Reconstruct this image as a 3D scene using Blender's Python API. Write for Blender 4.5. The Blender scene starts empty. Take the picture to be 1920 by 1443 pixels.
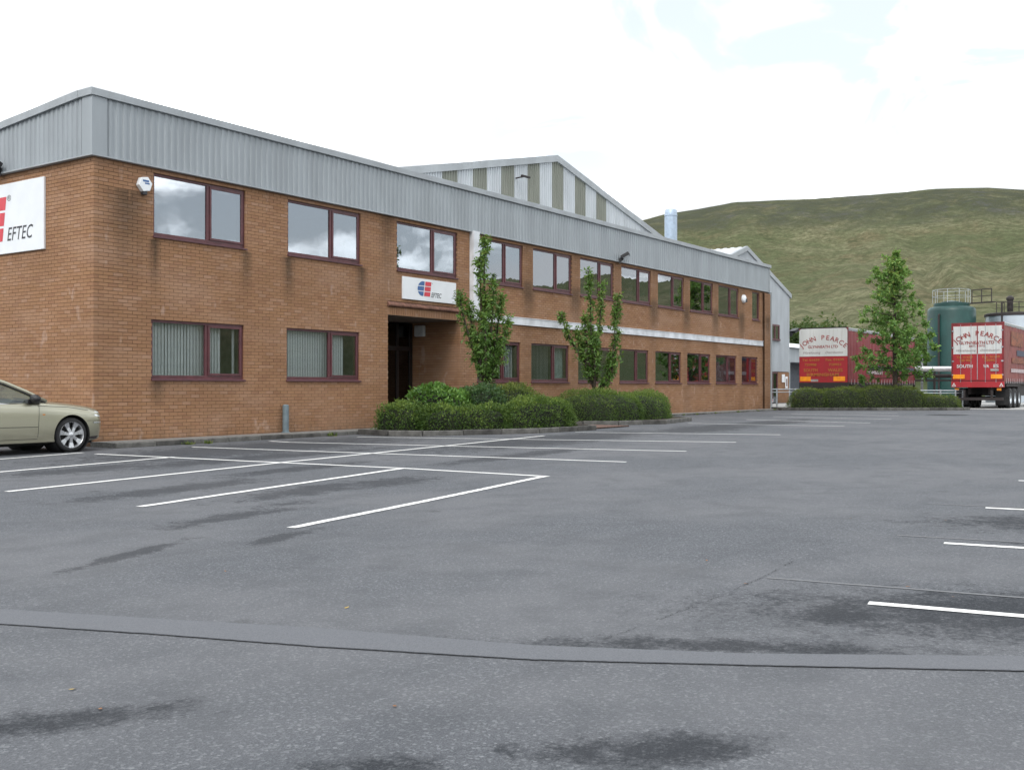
import bpy, bmesh, math, random
import numpy as np
from mathutils import Vector, Matrix
from mathutils.bvhtree import BVHTree
random.seed(7); RNG = np.random.default_rng(11)
R = math.radians
sc = bpy.context.scene
C = sc.collection

# ------------------------------------------------------------------ camera
cam_d = bpy.data.cameras.new('camera'); cam = bpy.data.objects.new('camera', cam_d); C.objects.link(cam)
cam_d.sensor_width = 36.0; cam_d.lens = 36.0 * 1960 / 1920
cam_d.clip_start = 0.05; cam_d.clip_end = 6000
VIEW = R(34.68)
cam.location = (-12.335, -18.641, 1.2)
cam.rotation_euler = (R(90 + 0.13), 0, VIEW - R(90))
sc.camera = cam

# ------------------------------------------------------------------ world
SUN_AZ, SUN_EL = R(197), R(44)          # azimuth counter-clockwise from +X
world = bpy.data.worlds.new('World'); sc.world = world; world.use_nodes = True
wt = world.node_tree; wt.nodes.clear()
def WN(t, **k):
    n = wt.nodes.new(t)
    for a, b in k.items():
        if hasattr(n, a): setattr(n, a, b)
    return n
def wl(a, b): wt.links.new(a, b)
def wmath(op, a, b=None):
    n = wt.nodes.new('ShaderNodeMath'); n.operation = op
    for i, x in enumerate((a, b)):
        if x is None: continue
        if isinstance(x, (int, float)): n.inputs[i].default_value = x
        else: wl(x, n.inputs[i])
    return n.outputs[0]
tc = WN('ShaderNodeTexCoord')
sep = WN('ShaderNodeSeparateXYZ'); wl(tc.outputs['Generated'], sep.inputs[0])
zz = wmath('ADD', wmath('MAXIMUM', sep.outputs[2], 0.0), 0.22)
comb = WN('ShaderNodeCombineXYZ')
wl(wmath('DIVIDE', sep.outputs[0], zz), comb.inputs[0]); wl(wmath('DIVIDE', sep.outputs[1], zz), comb.inputs[1])
def wnoise(scale, detail, off, dist=0.0):
    m = WN('ShaderNodeMapping'); m.inputs['Location'].default_value = off
    wl(comb.outputs[0], m.inputs[0])
    n = WN('ShaderNodeTexNoise'); n.inputs['Scale'].default_value = scale; n.inputs['Detail'].default_value = detail
    n.inputs['Distortion'].default_value = dist; wl(m.outputs[0], n.inputs['Vector']); return n.outputs['Fac']
def wrange(v, a, b, c, d):
    n = WN('ShaderNodeMapRange'); n.interpolation_type = 'SMOOTHSTEP'; wl(v, n.inputs[0])
    for i, x in enumerate((a, b, c, d)): n.inputs[i + 1].default_value = x
    return n.outputs[0]
sky = WN('ShaderNodeTexSky'); sky.sky_type = 'NISHITA'; sky.sun_disc = False
sky.sun_elevation = SUN_EL; sky.sun_rotation = R(90) - SUN_AZ
sky.air_density = 1.0; sky.dust_density = 2.0
mul = WN('ShaderNodeVectorMath', operation='SCALE'); wl(sky.outputs[0], mul.inputs[0]); mul.inputs['Scale'].default_value = 0.14
add = WN('ShaderNodeVectorMath', operation='ADD'); wl(mul.outputs[0], add.inputs[0]); add.inputs[1].default_value = (0.20, 0.26, 0.28)
cb = wrange(wnoise(2.6, 8, (6.9, 1.2, 0), .9), .44, .66, .88, 2.9)
cc = WN('ShaderNodeVectorMath', operation='SCALE'); cc.inputs[0].default_value = (0.97, 1.0, 1.03); wl(cb, cc.inputs['Scale'])
gap = wrange(wnoise(0.85, 4, (6.9, 1.2, 0), .4), .40, .52, 0.66, 1.0)
mx = WN('ShaderNodeMix'); mx.data_type = 'RGBA'; wl(gap, mx.inputs[0]); wl(add.outputs[0], mx.inputs[6]); wl(cc.outputs[0], mx.inputs[7])
bg = WN('ShaderNodeBackground'); wl(mx.outputs[2], bg.inputs[0]); bg.inputs[1].default_value = 1.0
wo = WN('ShaderNodeOutputWorld'); wl(bg.outputs[0], wo.inputs[0])

sun_d = bpy.data.lights.new('sun', 'SUN'); sun_d.energy = 1.3; sun_d.angle = R(18); sun_d.color = (1.0, 0.96, 0.9)
sun = bpy.data.objects.new('sun', sun_d); C.objects.link(sun)
sv = Vector((math.cos(SUN_AZ) * math.cos(SUN_EL), math.sin(SUN_AZ) * math.cos(SUN_EL), math.sin(SUN_EL)))
sun.rotation_euler = sv.to_track_quat('Z', 'Y').to_euler(); sun.location = sv * 60
sc.view_settings.view_transform = 'Standard'; sc.view_settings.look = 'None'
sc.view_settings.exposure = 0.3; sc.view_settings.gamma = 1.0
sc.render.engine = 'CYCLES'; sc.cycles.use_denoising = True; sc.cycles.sample_clamp_indirect = 6.0
sc.cycles.max_bounces = 5; sc.cycles.diffuse_bounces = 3; sc.cycles.glossy_bounces = 3; sc.cycles.transparent_max_bounces = 8

# ------------------------------------------------------------------ material helpers
class NT:
    def __init__(s, name):
        s.m = bpy.data.materials.new(name); s.m.use_nodes = True; s.t = s.m.node_tree; s.t.nodes.clear()
        s.out = s.t.nodes.new('ShaderNodeOutputMaterial')
    def n(s, typ, ins=None, **k):
        x = s.t.nodes.new(typ)
        for a, b in k.items(): setattr(x, a, b)
        for a, b in (ins or {}).items(): s.put(x.inputs[a], b)
        return x
    def put(s, sock, v):
        if isinstance(v, bpy.types.NodeSocket): s.t.links.new(v, sock)
        elif isinstance(v, tuple) and len(v) == 3 and sock.type == 'RGBA': sock.default_value = (*v, 1)
        else: sock.default_value = v
    def math(s, op, a, b=0.0, c=0.0, clamp=False):
        x = s.n('ShaderNodeMath', operation=op); x.use_clamp = clamp
        s.put(x.inputs[0], a); s.put(x.inputs[1], b); s.put(x.inputs[2], c); return x.outputs[0]
    def mix(s, f, a, b, blend='MIX'):
        x = s.n('ShaderNodeMix', data_type='RGBA', blend_type=blend)
        s.put(x.inputs[0], f); s.put(x.inputs[6], a); s.put(x.inputs[7], b); return x.outputs[2]
    def pos(s): return s.n('ShaderNodeNewGeometry').outputs['Position']
    def obj(s): return s.n('ShaderNodeTexCoord').outputs['Object']
    def map(s, v, loc=(0, 0, 0), rot=(0, 0, 0), sca=(1, 1, 1)):
        return s.n('ShaderNodeMapping', {'Vector': v, 'Location': loc, 'Rotation': rot, 'Scale': sca}).outputs[0]
    def noise(s, v, scale, detail=4, rough=.55, dist=0.0):
        return s.n('ShaderNodeTexNoise', {'Vector': v, 'Scale': scale, 'Detail': detail, 'Roughness': rough, 'Distortion': dist}).outputs['Fac']
    def rng(s, v, a, b, c=0.0, d=1.0, smooth=True):
        x = s.n('ShaderNodeMapRange'); x.interpolation_type = 'SMOOTHSTEP' if smooth else 'LINEAR'
        for i, q in enumerate((v, a, b, c, d)): s.put(x.inputs[i], q)
        return x.outputs[0]
    def bump(s, h, strength=.3, dist=.01):
        return s.n('ShaderNodeBump', {'Height': h, 'Strength': strength, 'Distance': dist}).outputs[0]
    def bsdf(s, **k):
        x = s.n('ShaderNodeBsdfPrincipled')
        names = {'col': 'Base Color', 'rough': 'Roughness', 'metal': 'Metallic', 'nrm': 'Normal', 'coat': 'Coat Weight', 'spec': 'Specular IOR Level', 'alpha': 'Alpha'}
        for a, b in k.items(): s.put(x.inputs[names.get(a, a)], b)
        return x.outputs[0]
    def fin(s, sh): s.t.links.new(sh, s.out.inputs[0]); return s.m

def plain(name, col, rough=.6, metal=0.0, var=.12, scale=6.0, bump=0.0, coat=0.0, spec=.5):
    t = NT(name); p = t.obj(); f = t.noise(p, scale, 5)
    dark = tuple(c * (1 - var * 1.6) for c in col); light = tuple(min(1, c * (1 + var)) for c in col)
    c = t.mix(t.rng(f, .3, .7), dark, light)
    k = dict(col=c, rough=t.rng(t.noise(p, scale * 2.3, 3), .2, .8, max(.02, rough - .07), min(1, rough + .07)), metal=metal, coat=coat, spec=spec)
    if bump: k['nrm'] = t.bump(t.noise(p, scale * 8, 3), bump)
    return t.fin(t.bsdf(**k))

def brick_mat(name, mortar=False):
    t = NT(name); p = t.pos()
    sx = t.n('ShaderNodeSeparateXYZ', {'Vector': p}); X, Y, Z = sx.outputs[0], sx.outputs[1], sx.outputs[2]
    oi = t.n('ShaderNodeObjectInfo').outputs['Random']; at = t.n('ShaderNodeAttribute', attribute_name='rnd').outputs['Fac']
    r = t.math('FRACT', t.math('ADD', oi, at))
    if mortar: c = t.mix(t.noise(p, 9, 4), (.12, .07, .046), (.18, .11, .074))
    else:
        ramp = t.n('ShaderNodeValToRGB', {'Fac': r}); e = ramp.color_ramp.elements
        e[0].position = 0; e[0].color = (.265, .144, .082, 1); e[1].position = 1; e[1].color = (.340, .208, .134, 1)
        for q, col in ((.2, (.303, .168, .093)), (.45, (.320, .182, .101)), (.7, (.294, .164, .086)), (.86, (.330, .191, .111))):
            x = e.new(q); x.color = (*col, 1)
        c = ramp.outputs[0]
        c = t.mix(t.math('MULTIPLY', t.noise(p, 60, 4), .5), c, t.mix(.4, c, (.22, .09, .05)))
    # weathering: soft large blotches, paler lower band, soot streaks under sill ends and between windows
    blot = t.rng(t.noise(t.map(p, loc=(2, 0, 1), sca=(.45, .45, .7)), 1.0, 6, .62), .40, .62)
    c = t.mix(t.math('MULTIPLY', blot, .45), c, t.mix(.5, c, (.15, .08, .045)))
    c = t.mix(t.math('MULTIPLY', t.rng(t.noise(t.map(p, loc=(4, 2, 9), sca=(.3, .3, 1)), 1.6, 4), .45, .75), .4), c, (.37, .24, .168))
    n1 = t.noise(t.map(p, sca=(5, 5, .7)), 1.6, 5)
    def col_at(cx, w, z0, z1, amt):
        d = t.math('ABSOLUTE', t.math('SUBTRACT', X, cx))
        g = t.rng(d, 0.0, w, 1, 0); v = t.rng(Z, z0, z0 + .25); v2 = t.rng(Z, z1 - .02, z1, 1, 0)
        lo = t.rng(Z, z0, z1, .1, 1)
        return t.math('MULTIPLY', t.math('MULTIPLY', g, lo), t.math('MULTIPLY', t.math('MULTIPLY', v, v2), amt))
    s = col_at(.75, .75, 3.1, 5.25, .75)
    for a in [col_at(1.42, .22, 3.0, 4.32, .9), col_at(3.9, .25, 3.2, 4.32, .7), col_at(5.2, .3, 3.0, 4.32, .85), col_at(7.75, .3, 2.9, 4.32, .75),
              col_at(8.75, .5, 3.3, 5.8, .6), col_at(1.5, .3, .6, 1.33, .7)]:
        s = t.math('MAXIMUM', s, a)
    per = t.math('PINGPONG', t.math('SUBTRACT', X, 15.52), 1.47)
    pg = t.math('MULTIPLY', t.rng(per, .1, .55, 1, 0), t.rng(X, 14.3, 14.8))
    vz = t.math('MULTIPLY', t.rng(Z, 3.3, 4.35, .25, 1), t.rng(Z, 4.45, 4.75, 1, .35))
    s = t.math('MAXIMUM', s, t.math('MULTIPLY', pg, t.math('MULTIPLY', vz, .75)))
    s = t.math('MULTIPLY', t.math('MULTIPLY', s, 1.15), t.rng(n1, .18, .5))
    c = t.mix(s, c, t.mix(.72, c, (.035, .029, .021)))
    base = t.math('MULTIPLY', t.rng(Z, .1, .5, .55, 0), t.rng(n1, .3, .7))
    c = t.mix(base, c, t.mix(.6, c, (.06, .055, .04)))
    # pale lime bloom on a few spots
    bl = t.math('MULTIPLY', t.rng(t.noise(t.map(p, loc=(1, 7, 3), sca=(1, 1, .5)), 2.6, 3), .64, .74), .35)
    c = t.mix(bl, c, (.5, .38, .32))
    nb = t.noise(p, 45, 5)
    return t.fin(t.bsdf(col=c, rough=.93, spec=.25, nrm=t.bump(nb, .45, .004)))

def asphalt_mat():
    t = NT('asphalt'); p = t.pos()
    f = t.noise(p, 160, 3, .7); f2 = t.noise(p, 55, 4, .65); big = t.noise(p, .28, 6, .62); mid = t.noise(p, 2.2, 5)
    agg = t.n('ShaderNodeTexVoronoi', {'Vector': p, 'Scale': 85.0}); 
    c = t.mix(t.rng(f, .3, .7), (.036, .040, .047), (.144, .151, .166))
    c = t.mix(t.rng(agg.outputs['Color'], .6, .92, 0, .85), c, (.21, .22, .232))
    c = t.mix(t.math('MULTIPLY', t.rng(f2, .35, .65), .6), c, (.052, .056, .064))
    c = t.mix(t.math('MULTIPLY', t.rng(big, .38, .62), .45), c, (.146, .147, .155))
    c = t.mix(t.math('MULTIPLY', t.rng(mid, .42, .75), .4), c, (.054, .058, .065))
    wm = t.n('ShaderNodeAttribute', attribute_name='damp').outputs['Fac']; dm = t.n('ShaderNodeAttribute', attribute_name='worn').outputs['Fac']
    n1 = t.noise(p, 3.4, 8, .78, .4); n2 = t.noise(p, 26, 5, .8)
    jit = t.math('ADD', t.math('MULTIPLY', t.math('SUBTRACT', n1, .5), 1.9), t.math('MULTIPLY', t.math('SUBTRACT', n2, .5), 1.5))
    wet = t.math('MULTIPLY', t.rng(t.math('ADD', wm, jit), .22, .9), t.rng(wm, .02, .2))
    dark = t.math('MULTIPLY', t.math('MULTIPLY', t.rng(t.math('ADD', dm, jit), .40, .72), t.rng(dm, .02, .25)), .8)
    c = t.mix(dark, c, t.mix(.75, c, (.026, .028, .032)))
    c = t.mix(t.math('MULTIPLY', wet, .85), c, t.mix(.72, c, (.016, .018, .021)))
    vo = t.n('ShaderNodeTexVoronoi', {'Vector': t.n('ShaderNodeVectorMath', {0: p, 1: (0, 0, 0)}, operation='ADD').outputs[0], 'Scale': .9}); spot = t.math('MULTIPLY', t.rng(vo.outputs['Distance'], .03, .10, 1, 0), t.rng(vo.outputs['Color'], .55, .6))
    c = t.mix(t.math('MULTIPLY', spot, t.rng(n2, .35, .6, .1, .6)), c, (.022, .023, .025))
    tyre = t.rng(t.noise(t.map(p, rot=(0, 0, R(-8)), sca=(.12, 2.6, 1)), 1.0, 4, .6), .55, .75, 0, .25); c = t.mix(tyre, c, (.05, .053, .058))
    rough = .9
    h = t.math('ADD', f, t.math('MULTIPLY', agg.outputs['Distance'], 1.2))
    return t.fin(t.bsdf(col=c, rough=rough, spec=t.math('SUBTRACT', .36, t.math('ADD', t.math('MULTIPLY', wet, .3), t.math('MULTIPLY', dark, .2))), nrm=t.bump(h, .6, .006)))

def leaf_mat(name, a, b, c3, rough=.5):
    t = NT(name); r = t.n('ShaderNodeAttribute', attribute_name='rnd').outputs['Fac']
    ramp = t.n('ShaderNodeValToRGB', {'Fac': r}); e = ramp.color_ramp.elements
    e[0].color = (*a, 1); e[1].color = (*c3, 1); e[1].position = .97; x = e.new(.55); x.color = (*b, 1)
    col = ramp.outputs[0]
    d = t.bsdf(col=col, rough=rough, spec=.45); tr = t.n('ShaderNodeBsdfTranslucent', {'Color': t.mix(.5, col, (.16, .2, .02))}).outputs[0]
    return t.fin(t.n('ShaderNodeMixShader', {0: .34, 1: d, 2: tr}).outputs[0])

def glass_mat(name, tint, refl):
    t = NT(name)
    bf = t.n('ShaderNodeNewGeometry').outputs['Backfacing']
    fr = t.n('ShaderNodeFresnel', {'IOR': t.rng(bf, 0, 1, 1.52, 1 / 1.52, False)}).outputs[0]
    wob = t.bump(t.noise(t.obj(), 1.4, 2), .06, .02)
    gl = t.n('ShaderNodeBsdfGlossy', {'Color': (.93, .96, 1.0), 'Roughness': .0, 'Normal': wob}).outputs[0]
    tr = t.n('ShaderNodeBsdfTransparent', {'Color': tint}).outputs[0]
    fac = t.math('ADD', refl, fr, clamp=True)
    return t.fin(t.n('ShaderNodeMixShader', {0: fac, 1: tr, 2: gl}).outputs[0])

def steel_sheet(name, col, moss=None, rough=.45, amt=.35):
    t = NT(name); p = t.pos()
    c = t.mix(t.rng(t.noise(t.map(p, sca=(1, 1, .25)), 1.3, 5), .35, .7), tuple(x * .88 for x in col), tuple(x * 1.06 for x in col))
    st = t.rng(t.noise(t.map(p, sca=(7, 7, .35)), 2.0, 5), .5, .75)
    c = t.mix(t.math('MULTIPLY', st, amt), c, moss or tuple(x * .6 for x in col))
    return t.fin(t.bsdf(col=c, rough=rough, metal=.0, spec=.4, nrm=t.bump(t.noise(p, 3, 2), .05, .05)))

def hill_mat():
    t = NT('moorland_grass'); p = t.pos()
    pv = t.map(p, sca=(1, 1, 1.15))
    big = t.noise(pv, .010, 6, .6, .6); mid = t.noise(pv, .04, 8, .7, .3); fine = t.noise(pv, .30, 6, .75)
    c = t.mix(t.rng(mid, .38, .62), (.112, .124, .066), (.196, .186, .114))
    c = t.mix(t.math('MULTIPLY', t.rng(big, .42, .62), .75), c, (.086, .106, .052))
    c = t.mix(t.math('MULTIPLY', t.rng(t.noise(t.map(p, loc=(300, 100, 0), sca=(1, 1, 1.6)), .018, 8, .68, .5), .48, .64), .7), c, (.152, .124, .074))
    z = t.n('ShaderNodeSeparateXYZ', {'Vector': p}).outputs[2]
    top = t.math('MULTIPLY', t.rng(z, 118, 140), t.rng(z, 170, 180, 1, .3))
    c = t.mix(t.math('MULTIPLY', top, t.rng(t.noise(pv, .03, 7, .7, .4), .38, .56, .3, 1.0)), c, (.056, .062, .048))
    c = t.mix(t.math('MULTIPLY', top, t.rng(t.noise(t.map(p, loc=(9, 80, 0), sca=(1, 1, 3)), .02, 7, .7, .4), .52, .62, 0, .7)), c, (.085, .085, .090))
    c = t.mix(t.math('MULTIPLY', t.rng(t.noise(t.map(p, loc=(60, 10, 0), sca=(1, 1, 3)), .05, 8, .72), .56, .66), .75), c, (.040, .052, .024))
    c = t.mix(t.rng(t.noise(t.map(p, sca=(1, 1, 3)), .13, 7, .75, .3), .42, .6, 0, .6), c, (.060, .064, .034))
    c = t.mix(t.rng(fine, .38, .62, 0, .6), c, (.050, .054, .028))
    c = t.mix(t.rng(t.noise(p, 1.3, 4, .7), .55, .7, 0, .35), c, (.18, .165, .11))
    lowg = t.rng(z, 4, 22, .6, 0)
    c = t.mix(lowg, c, (.05, .07, .028))
    h = t.math('ADD', t.math('MULTIPLY', mid, 6), t.math('MULTIPLY', fine, 2.2))
    return t.fin(t.bsdf(col=c, rough=1, spec=.03, nrm=t.bump(h, .38, 1.0)))

M = {}
M['brick'] = brick_mat('brick'); M['mortar'] = brick_mat('mortar', True); M['asphalt'] = asphalt_mat()
M['clad'] = steel_sheet('grey_cladding', (.29, .318, .340), (.225, .245, .25), .45, .2)
M['clad2'] = steel_sheet('pale_grey_cladding', (.36, .39, .42), (.26, .28, .28))
M['gable'] = steel_sheet('white_cladding', (.43, .46, .49), (.3, .33, .31))
M['rooflight'] = steel_sheet('mossy_rooflight', (.195, .205, .175), (.12, .135, .10), .6, .6)
M['flash'] = steel_sheet('flashing', (.315, .34, .36), (.24, .25, .24))
M['roofsheet'] = steel_sheet('roof_sheet', (.55, .57, .58))
M['maroon'] = plain('maroon_frame', (.090, .026, .031), .42, var=.15)
M['sill'] = plain('maroon_sill', (.085, .03, .036), .5)
M['glass'] = glass_mat('tinted_window_glass', (.36, .41, .44), .27)
M['glass_low'] = glass_mat('window_glass', (.82, .84, .84), .05)
M['glass_mirror'] = glass_mat('coated_window_glass', (.62, .66, .66), .17)
M['carglass'] = glass_mat('car_glass', (.62, .72, .66), .04)
M['white'] = plain('white_paint', (.72, .745, .77), .5, var=.025, scale=2)
M['white_dirty'] = plain('weathered_white_paint', (.62, .64, .67), .6, var=.16, scale=1.5)
M['soffit'] = plain('soffit_board', (.17, .145, .13), .8)
M['ledge'] = plain('brown_tile_ledge', (.17, .08, .055), .8, var=.3, scale=9, bump=.2)
M['room'] = plain('room_wall', (.34, .35, .33), .9)
M['darkdoor'] = plain('dark_door', (.018, .014, .014), .4)
M['doorglass'] = glass_mat('door_glass', (.25, .27, .27), .03)
M['blind'] = plain('vertical_blind', (.68, .70, .70), .8, var=.04)
M['curtain'] = plain('curtain', (.45, .53, .52), .9)
M['black'] = plain('black_plastic', (.015, .015, .017), .45)
M['rubber'] = plain('rubber', (.016, .016, .017), .8, var=.25)
M['galv'] = plain('galvanised_steel', (.42, .45, .48), .4, metal=.6, var=.15)
M['bollard'] = plain('grey_blue_post_paint', (.13, .17, .19), .55)
M['chim'] = plain('pale_blue_steel', (.36, .44, .54), .4, metal=.3, var=.08)
M['red_logo'] = plain('red_logo_ink', (.58, .04, .06), .45, var=.04)
M['blue_logo'] = plain('blue_logo_ink', (.045, .12, .30), .45, var=.04)
M['ink'] = plain('dark_ink', (.03, .03, .035), .5)
M['concrete'] = plain('kerb_concrete', (.10, .097, .09), .9, var=.25, scale=5, bump=.3)
M['kerbdark'] = plain('weathered_kerb', (.058, .056, .052), .95, var=.35, scale=4, bump=.35)
M['paving'] = plain('pavement_tarmac', (.18, .175, .165), .95, var=.2, scale=20, bump=.4)
M['block'] = plain('red_block_paving', (.17, .10, .078), .9, var=.3, scale=14, bump=.3)
M['soil'] = plain('bed_soil', (.06, .045, .03), 1, var=.3, scale=8, bump=.4)
M['yard'] = plain('yard_concrete', (.36, .36, .35), .85, var=.12, scale=.8)
M['line'] = None
def line_mat(name, col, wear):
    t = NT(name); p = t.pos()
    f = t.rng(t.noise(p, 70, 4, .7), .30 + wear, .42 + wear)
    c = t.mix(f, (.10, .10, .10), t.mix(t.noise(p, 3, 4), tuple(x * .85 for x in col), col))
    return t.fin(t.bsdf(col=c, rough=.7, nrm=t.bump(t.noise(p, 120, 3), .3, .003)))
M['line'] = line_mat('white_line_paint', (.82, .82, .80), .0)
M['ghost'] = line_mat('worn_line_paint', (.135, .14, .148), .06)
def strip_mat():
    t = NT('smooth_repair_tarmac'); p = t.pos()
    c = t.mix(t.rng(t.noise(p, 150, 3, .7), .3, .7), (.068, .072, .081), (.128, .134, .148))
    c = t.mix(t.math('MULTIPLY', t.noise(p, 1.2, 4), .5), c, (.096, .100, .110))
    return t.fin(t.bsdf(col=c, rough=.85, nrm=t.bump(t.noise(p, 140, 3), .25, .004)))
M['strip'] = strip_mat()
M['crack'] = plain('crack_tar', (.058, .060, .064), .95, var=.4, scale=30, spec=.1)
M['hill'] = hill_mat()
M['bark'] = plain('bark', (.055, .042, .03), .95, var=.35, scale=14, bump=.5)
M['leafA'] = leaf_mat('cherry_leaf', (0.073, 0.154, 0.036), (0.136, 0.254, 0.054), (0.307, 0.399, 0.090), .38)
M['leafB'] = leaf_mat('maple_leaf', (0.088, 0.190, 0.043), (0.170, 0.329, 0.073), (0.389, 0.438, 0.110))
M['leafH'] = leaf_mat('box_hedge_leaf', (0.037, 0.082, 0.017), (0.094, 0.168, 0.031), (0.243, 0.328, 0.065), .55)
M['leafG'] = leaf_mat('glossy_shrub_leaf', (0.042, 0.112, 0.022), (0.105, 0.231, 0.042), (0.224, 0.378, 0.084), .33)
M['leafD'] = leaf_mat('dark_shrub_leaf', (0.026, 0.067, 0.026), (0.061, 0.131, 0.045), (0.160, 0.240, 0.096), .45)
M['leafO'] = leaf_mat('olive_hedge_leaf', (0.044, 0.083, 0.018), (0.108, 0.158, 0.030), (0.270, 0.284, 0.068), .6)
M['wood'] = leaf_mat('far_tree_leaf', (0.029, 0.058, 0.021), (0.055, 0.098, 0.031), (0.104, 0.143, 0.046), .8)
M['core'] = plain('hedge_dark_core', (.014, .018, .009), 1, var=.3)  # dark filler added inside the hedges, not modelled twigs
M['weed'] = leaf_mat('weed_leaf', (.05, .08, .02), (.10, .15, .035), (.2, .2, .06), .7)
M['deadleaf'] = plain('dead_leaf', (.26, .12, .05), .8, var=.3)
M['deadleaf2'] = plain('yellow_dead_leaf', (.45, .32, .08), .8, var=.3)
M['paint'] = None
def car_paint():
    t = NT('champagne_car_paint'); p = t.obj()
    fl = t.noise(p, 900, 1); c = t.mix(t.rng(fl, .35, .65), (.31, .30, .225), (.38, .365, .275))
    dirt = t.math('MULTIPLY', t.rng(t.n('ShaderNodeSeparateXYZ', {'Vector': p}).outputs[2], .25, .55, .35, 0), t.noise(p, 6, 4))
    c = t.mix(dirt, c, (.16, .14, .10))
    return t.fin(t.bsdf(col=c, rough=.34, metal=.55, coat=.8))
M['paint'] = car_paint()
M['chrome'] = plain('chrome', (.75, .76, .78), .12, metal=1.0, var=.03)
M['alloy'] = plain('alloy_wheel', (.55, .56, .58), .3, metal=.75, var=.06)
M['lamp_glass'] = plain('headlamp_lens', (.62, .66, .68), .08, var=.05, coat=1.0)
M['seat'] = plain('car_seat_cloth', (.05, .06, .075), .8)
M['seam'] = plain('panel_gap', (.012, .012, .012), .8)
M['amber'] = plain('amber_lens', (.6, .2, .02), .2)
M['tr_white'] = steel_sheet('trailer_white_panel', (.56, .57, .56), (.33, .31, .27), .5, .45)
M['tr_red'] = steel_sheet('trailer_red_panel', (.34, .022, .03), (.16, .04, .035), .5, .5)
M['tr_maroon'] = plain('trailer_maroon_frame', (.16, .016, .02), .5, var=.2, scale=3)
def curtain_mat(name, a, b):
    t = NT(name); p = t.obj()
    c = t.mix(t.rng(t.noise(p, 1.2, 6, .7), .35, .7), a, b)
    s = t.rng(t.noise(t.map(p, sca=(5, 5, .5)), 2, 5), .55, .75)
    c = t.mix(t.math('MULTIPLY', s, .55), c, (.26, .15, .14))
    return t.fin(t.bsdf(col=c, rough=.6, nrm=t.bump(t.noise(t.map(p, sca=(3, 1, .4)), 2, 3), .4, .05)))
M['curt_red'] = curtain_mat('faded_red_curtain', (.19, .022, .028), (.27, .042, .046))
M['curt_old'] = curtain_mat('worn_red_curtain', (.16, .032, .03), (.24, .062, .052))
M['navy'] = plain('navy_stripe', (.05, .055, .09), .6)
M['orange_faded'] = plain('faded_orange_print', (.22, .065, .03), .6, var=.4)
M['orange'] = plain('orange_marker_board', (.85, .30, .015), .45, var=.08)
M['gold'] = plain('gold_lettering', (.40, .15, .03), .5, var=.1)
M['redink'] = plain('red_lettering', (.28, .035, .03), .5, var=.15)
M['greyink'] = plain('grey_lettering', (.22, .16, .16), .5, var=.1)
M['palegrey'] = plain('pale_lettering', (.42, .34, .35), .6, var=.15)
M['plate'] = plain('dusty_number_plate', (.30, .27, .26), .5)
M['chassis'] = plain('chassis_steel', (.022, .016, .016), .7)
M['tank_green'] = plain('green_tank_paint', (.007, .048, .042), .45, var=.14, scale=1.2)
M['tank_silver'] = plain('silver_tank_sheet', (.50, .55, .60), .33, metal=.75, var=.08, scale=1.0)
M['pipe'] = plain('lagged_pipe_jacket', (.70, .71, .72), .35, metal=.5, var=.06)
M['greypaint'] = plain('grey_shed_door', (.10, .11, .13), .7)

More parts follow.
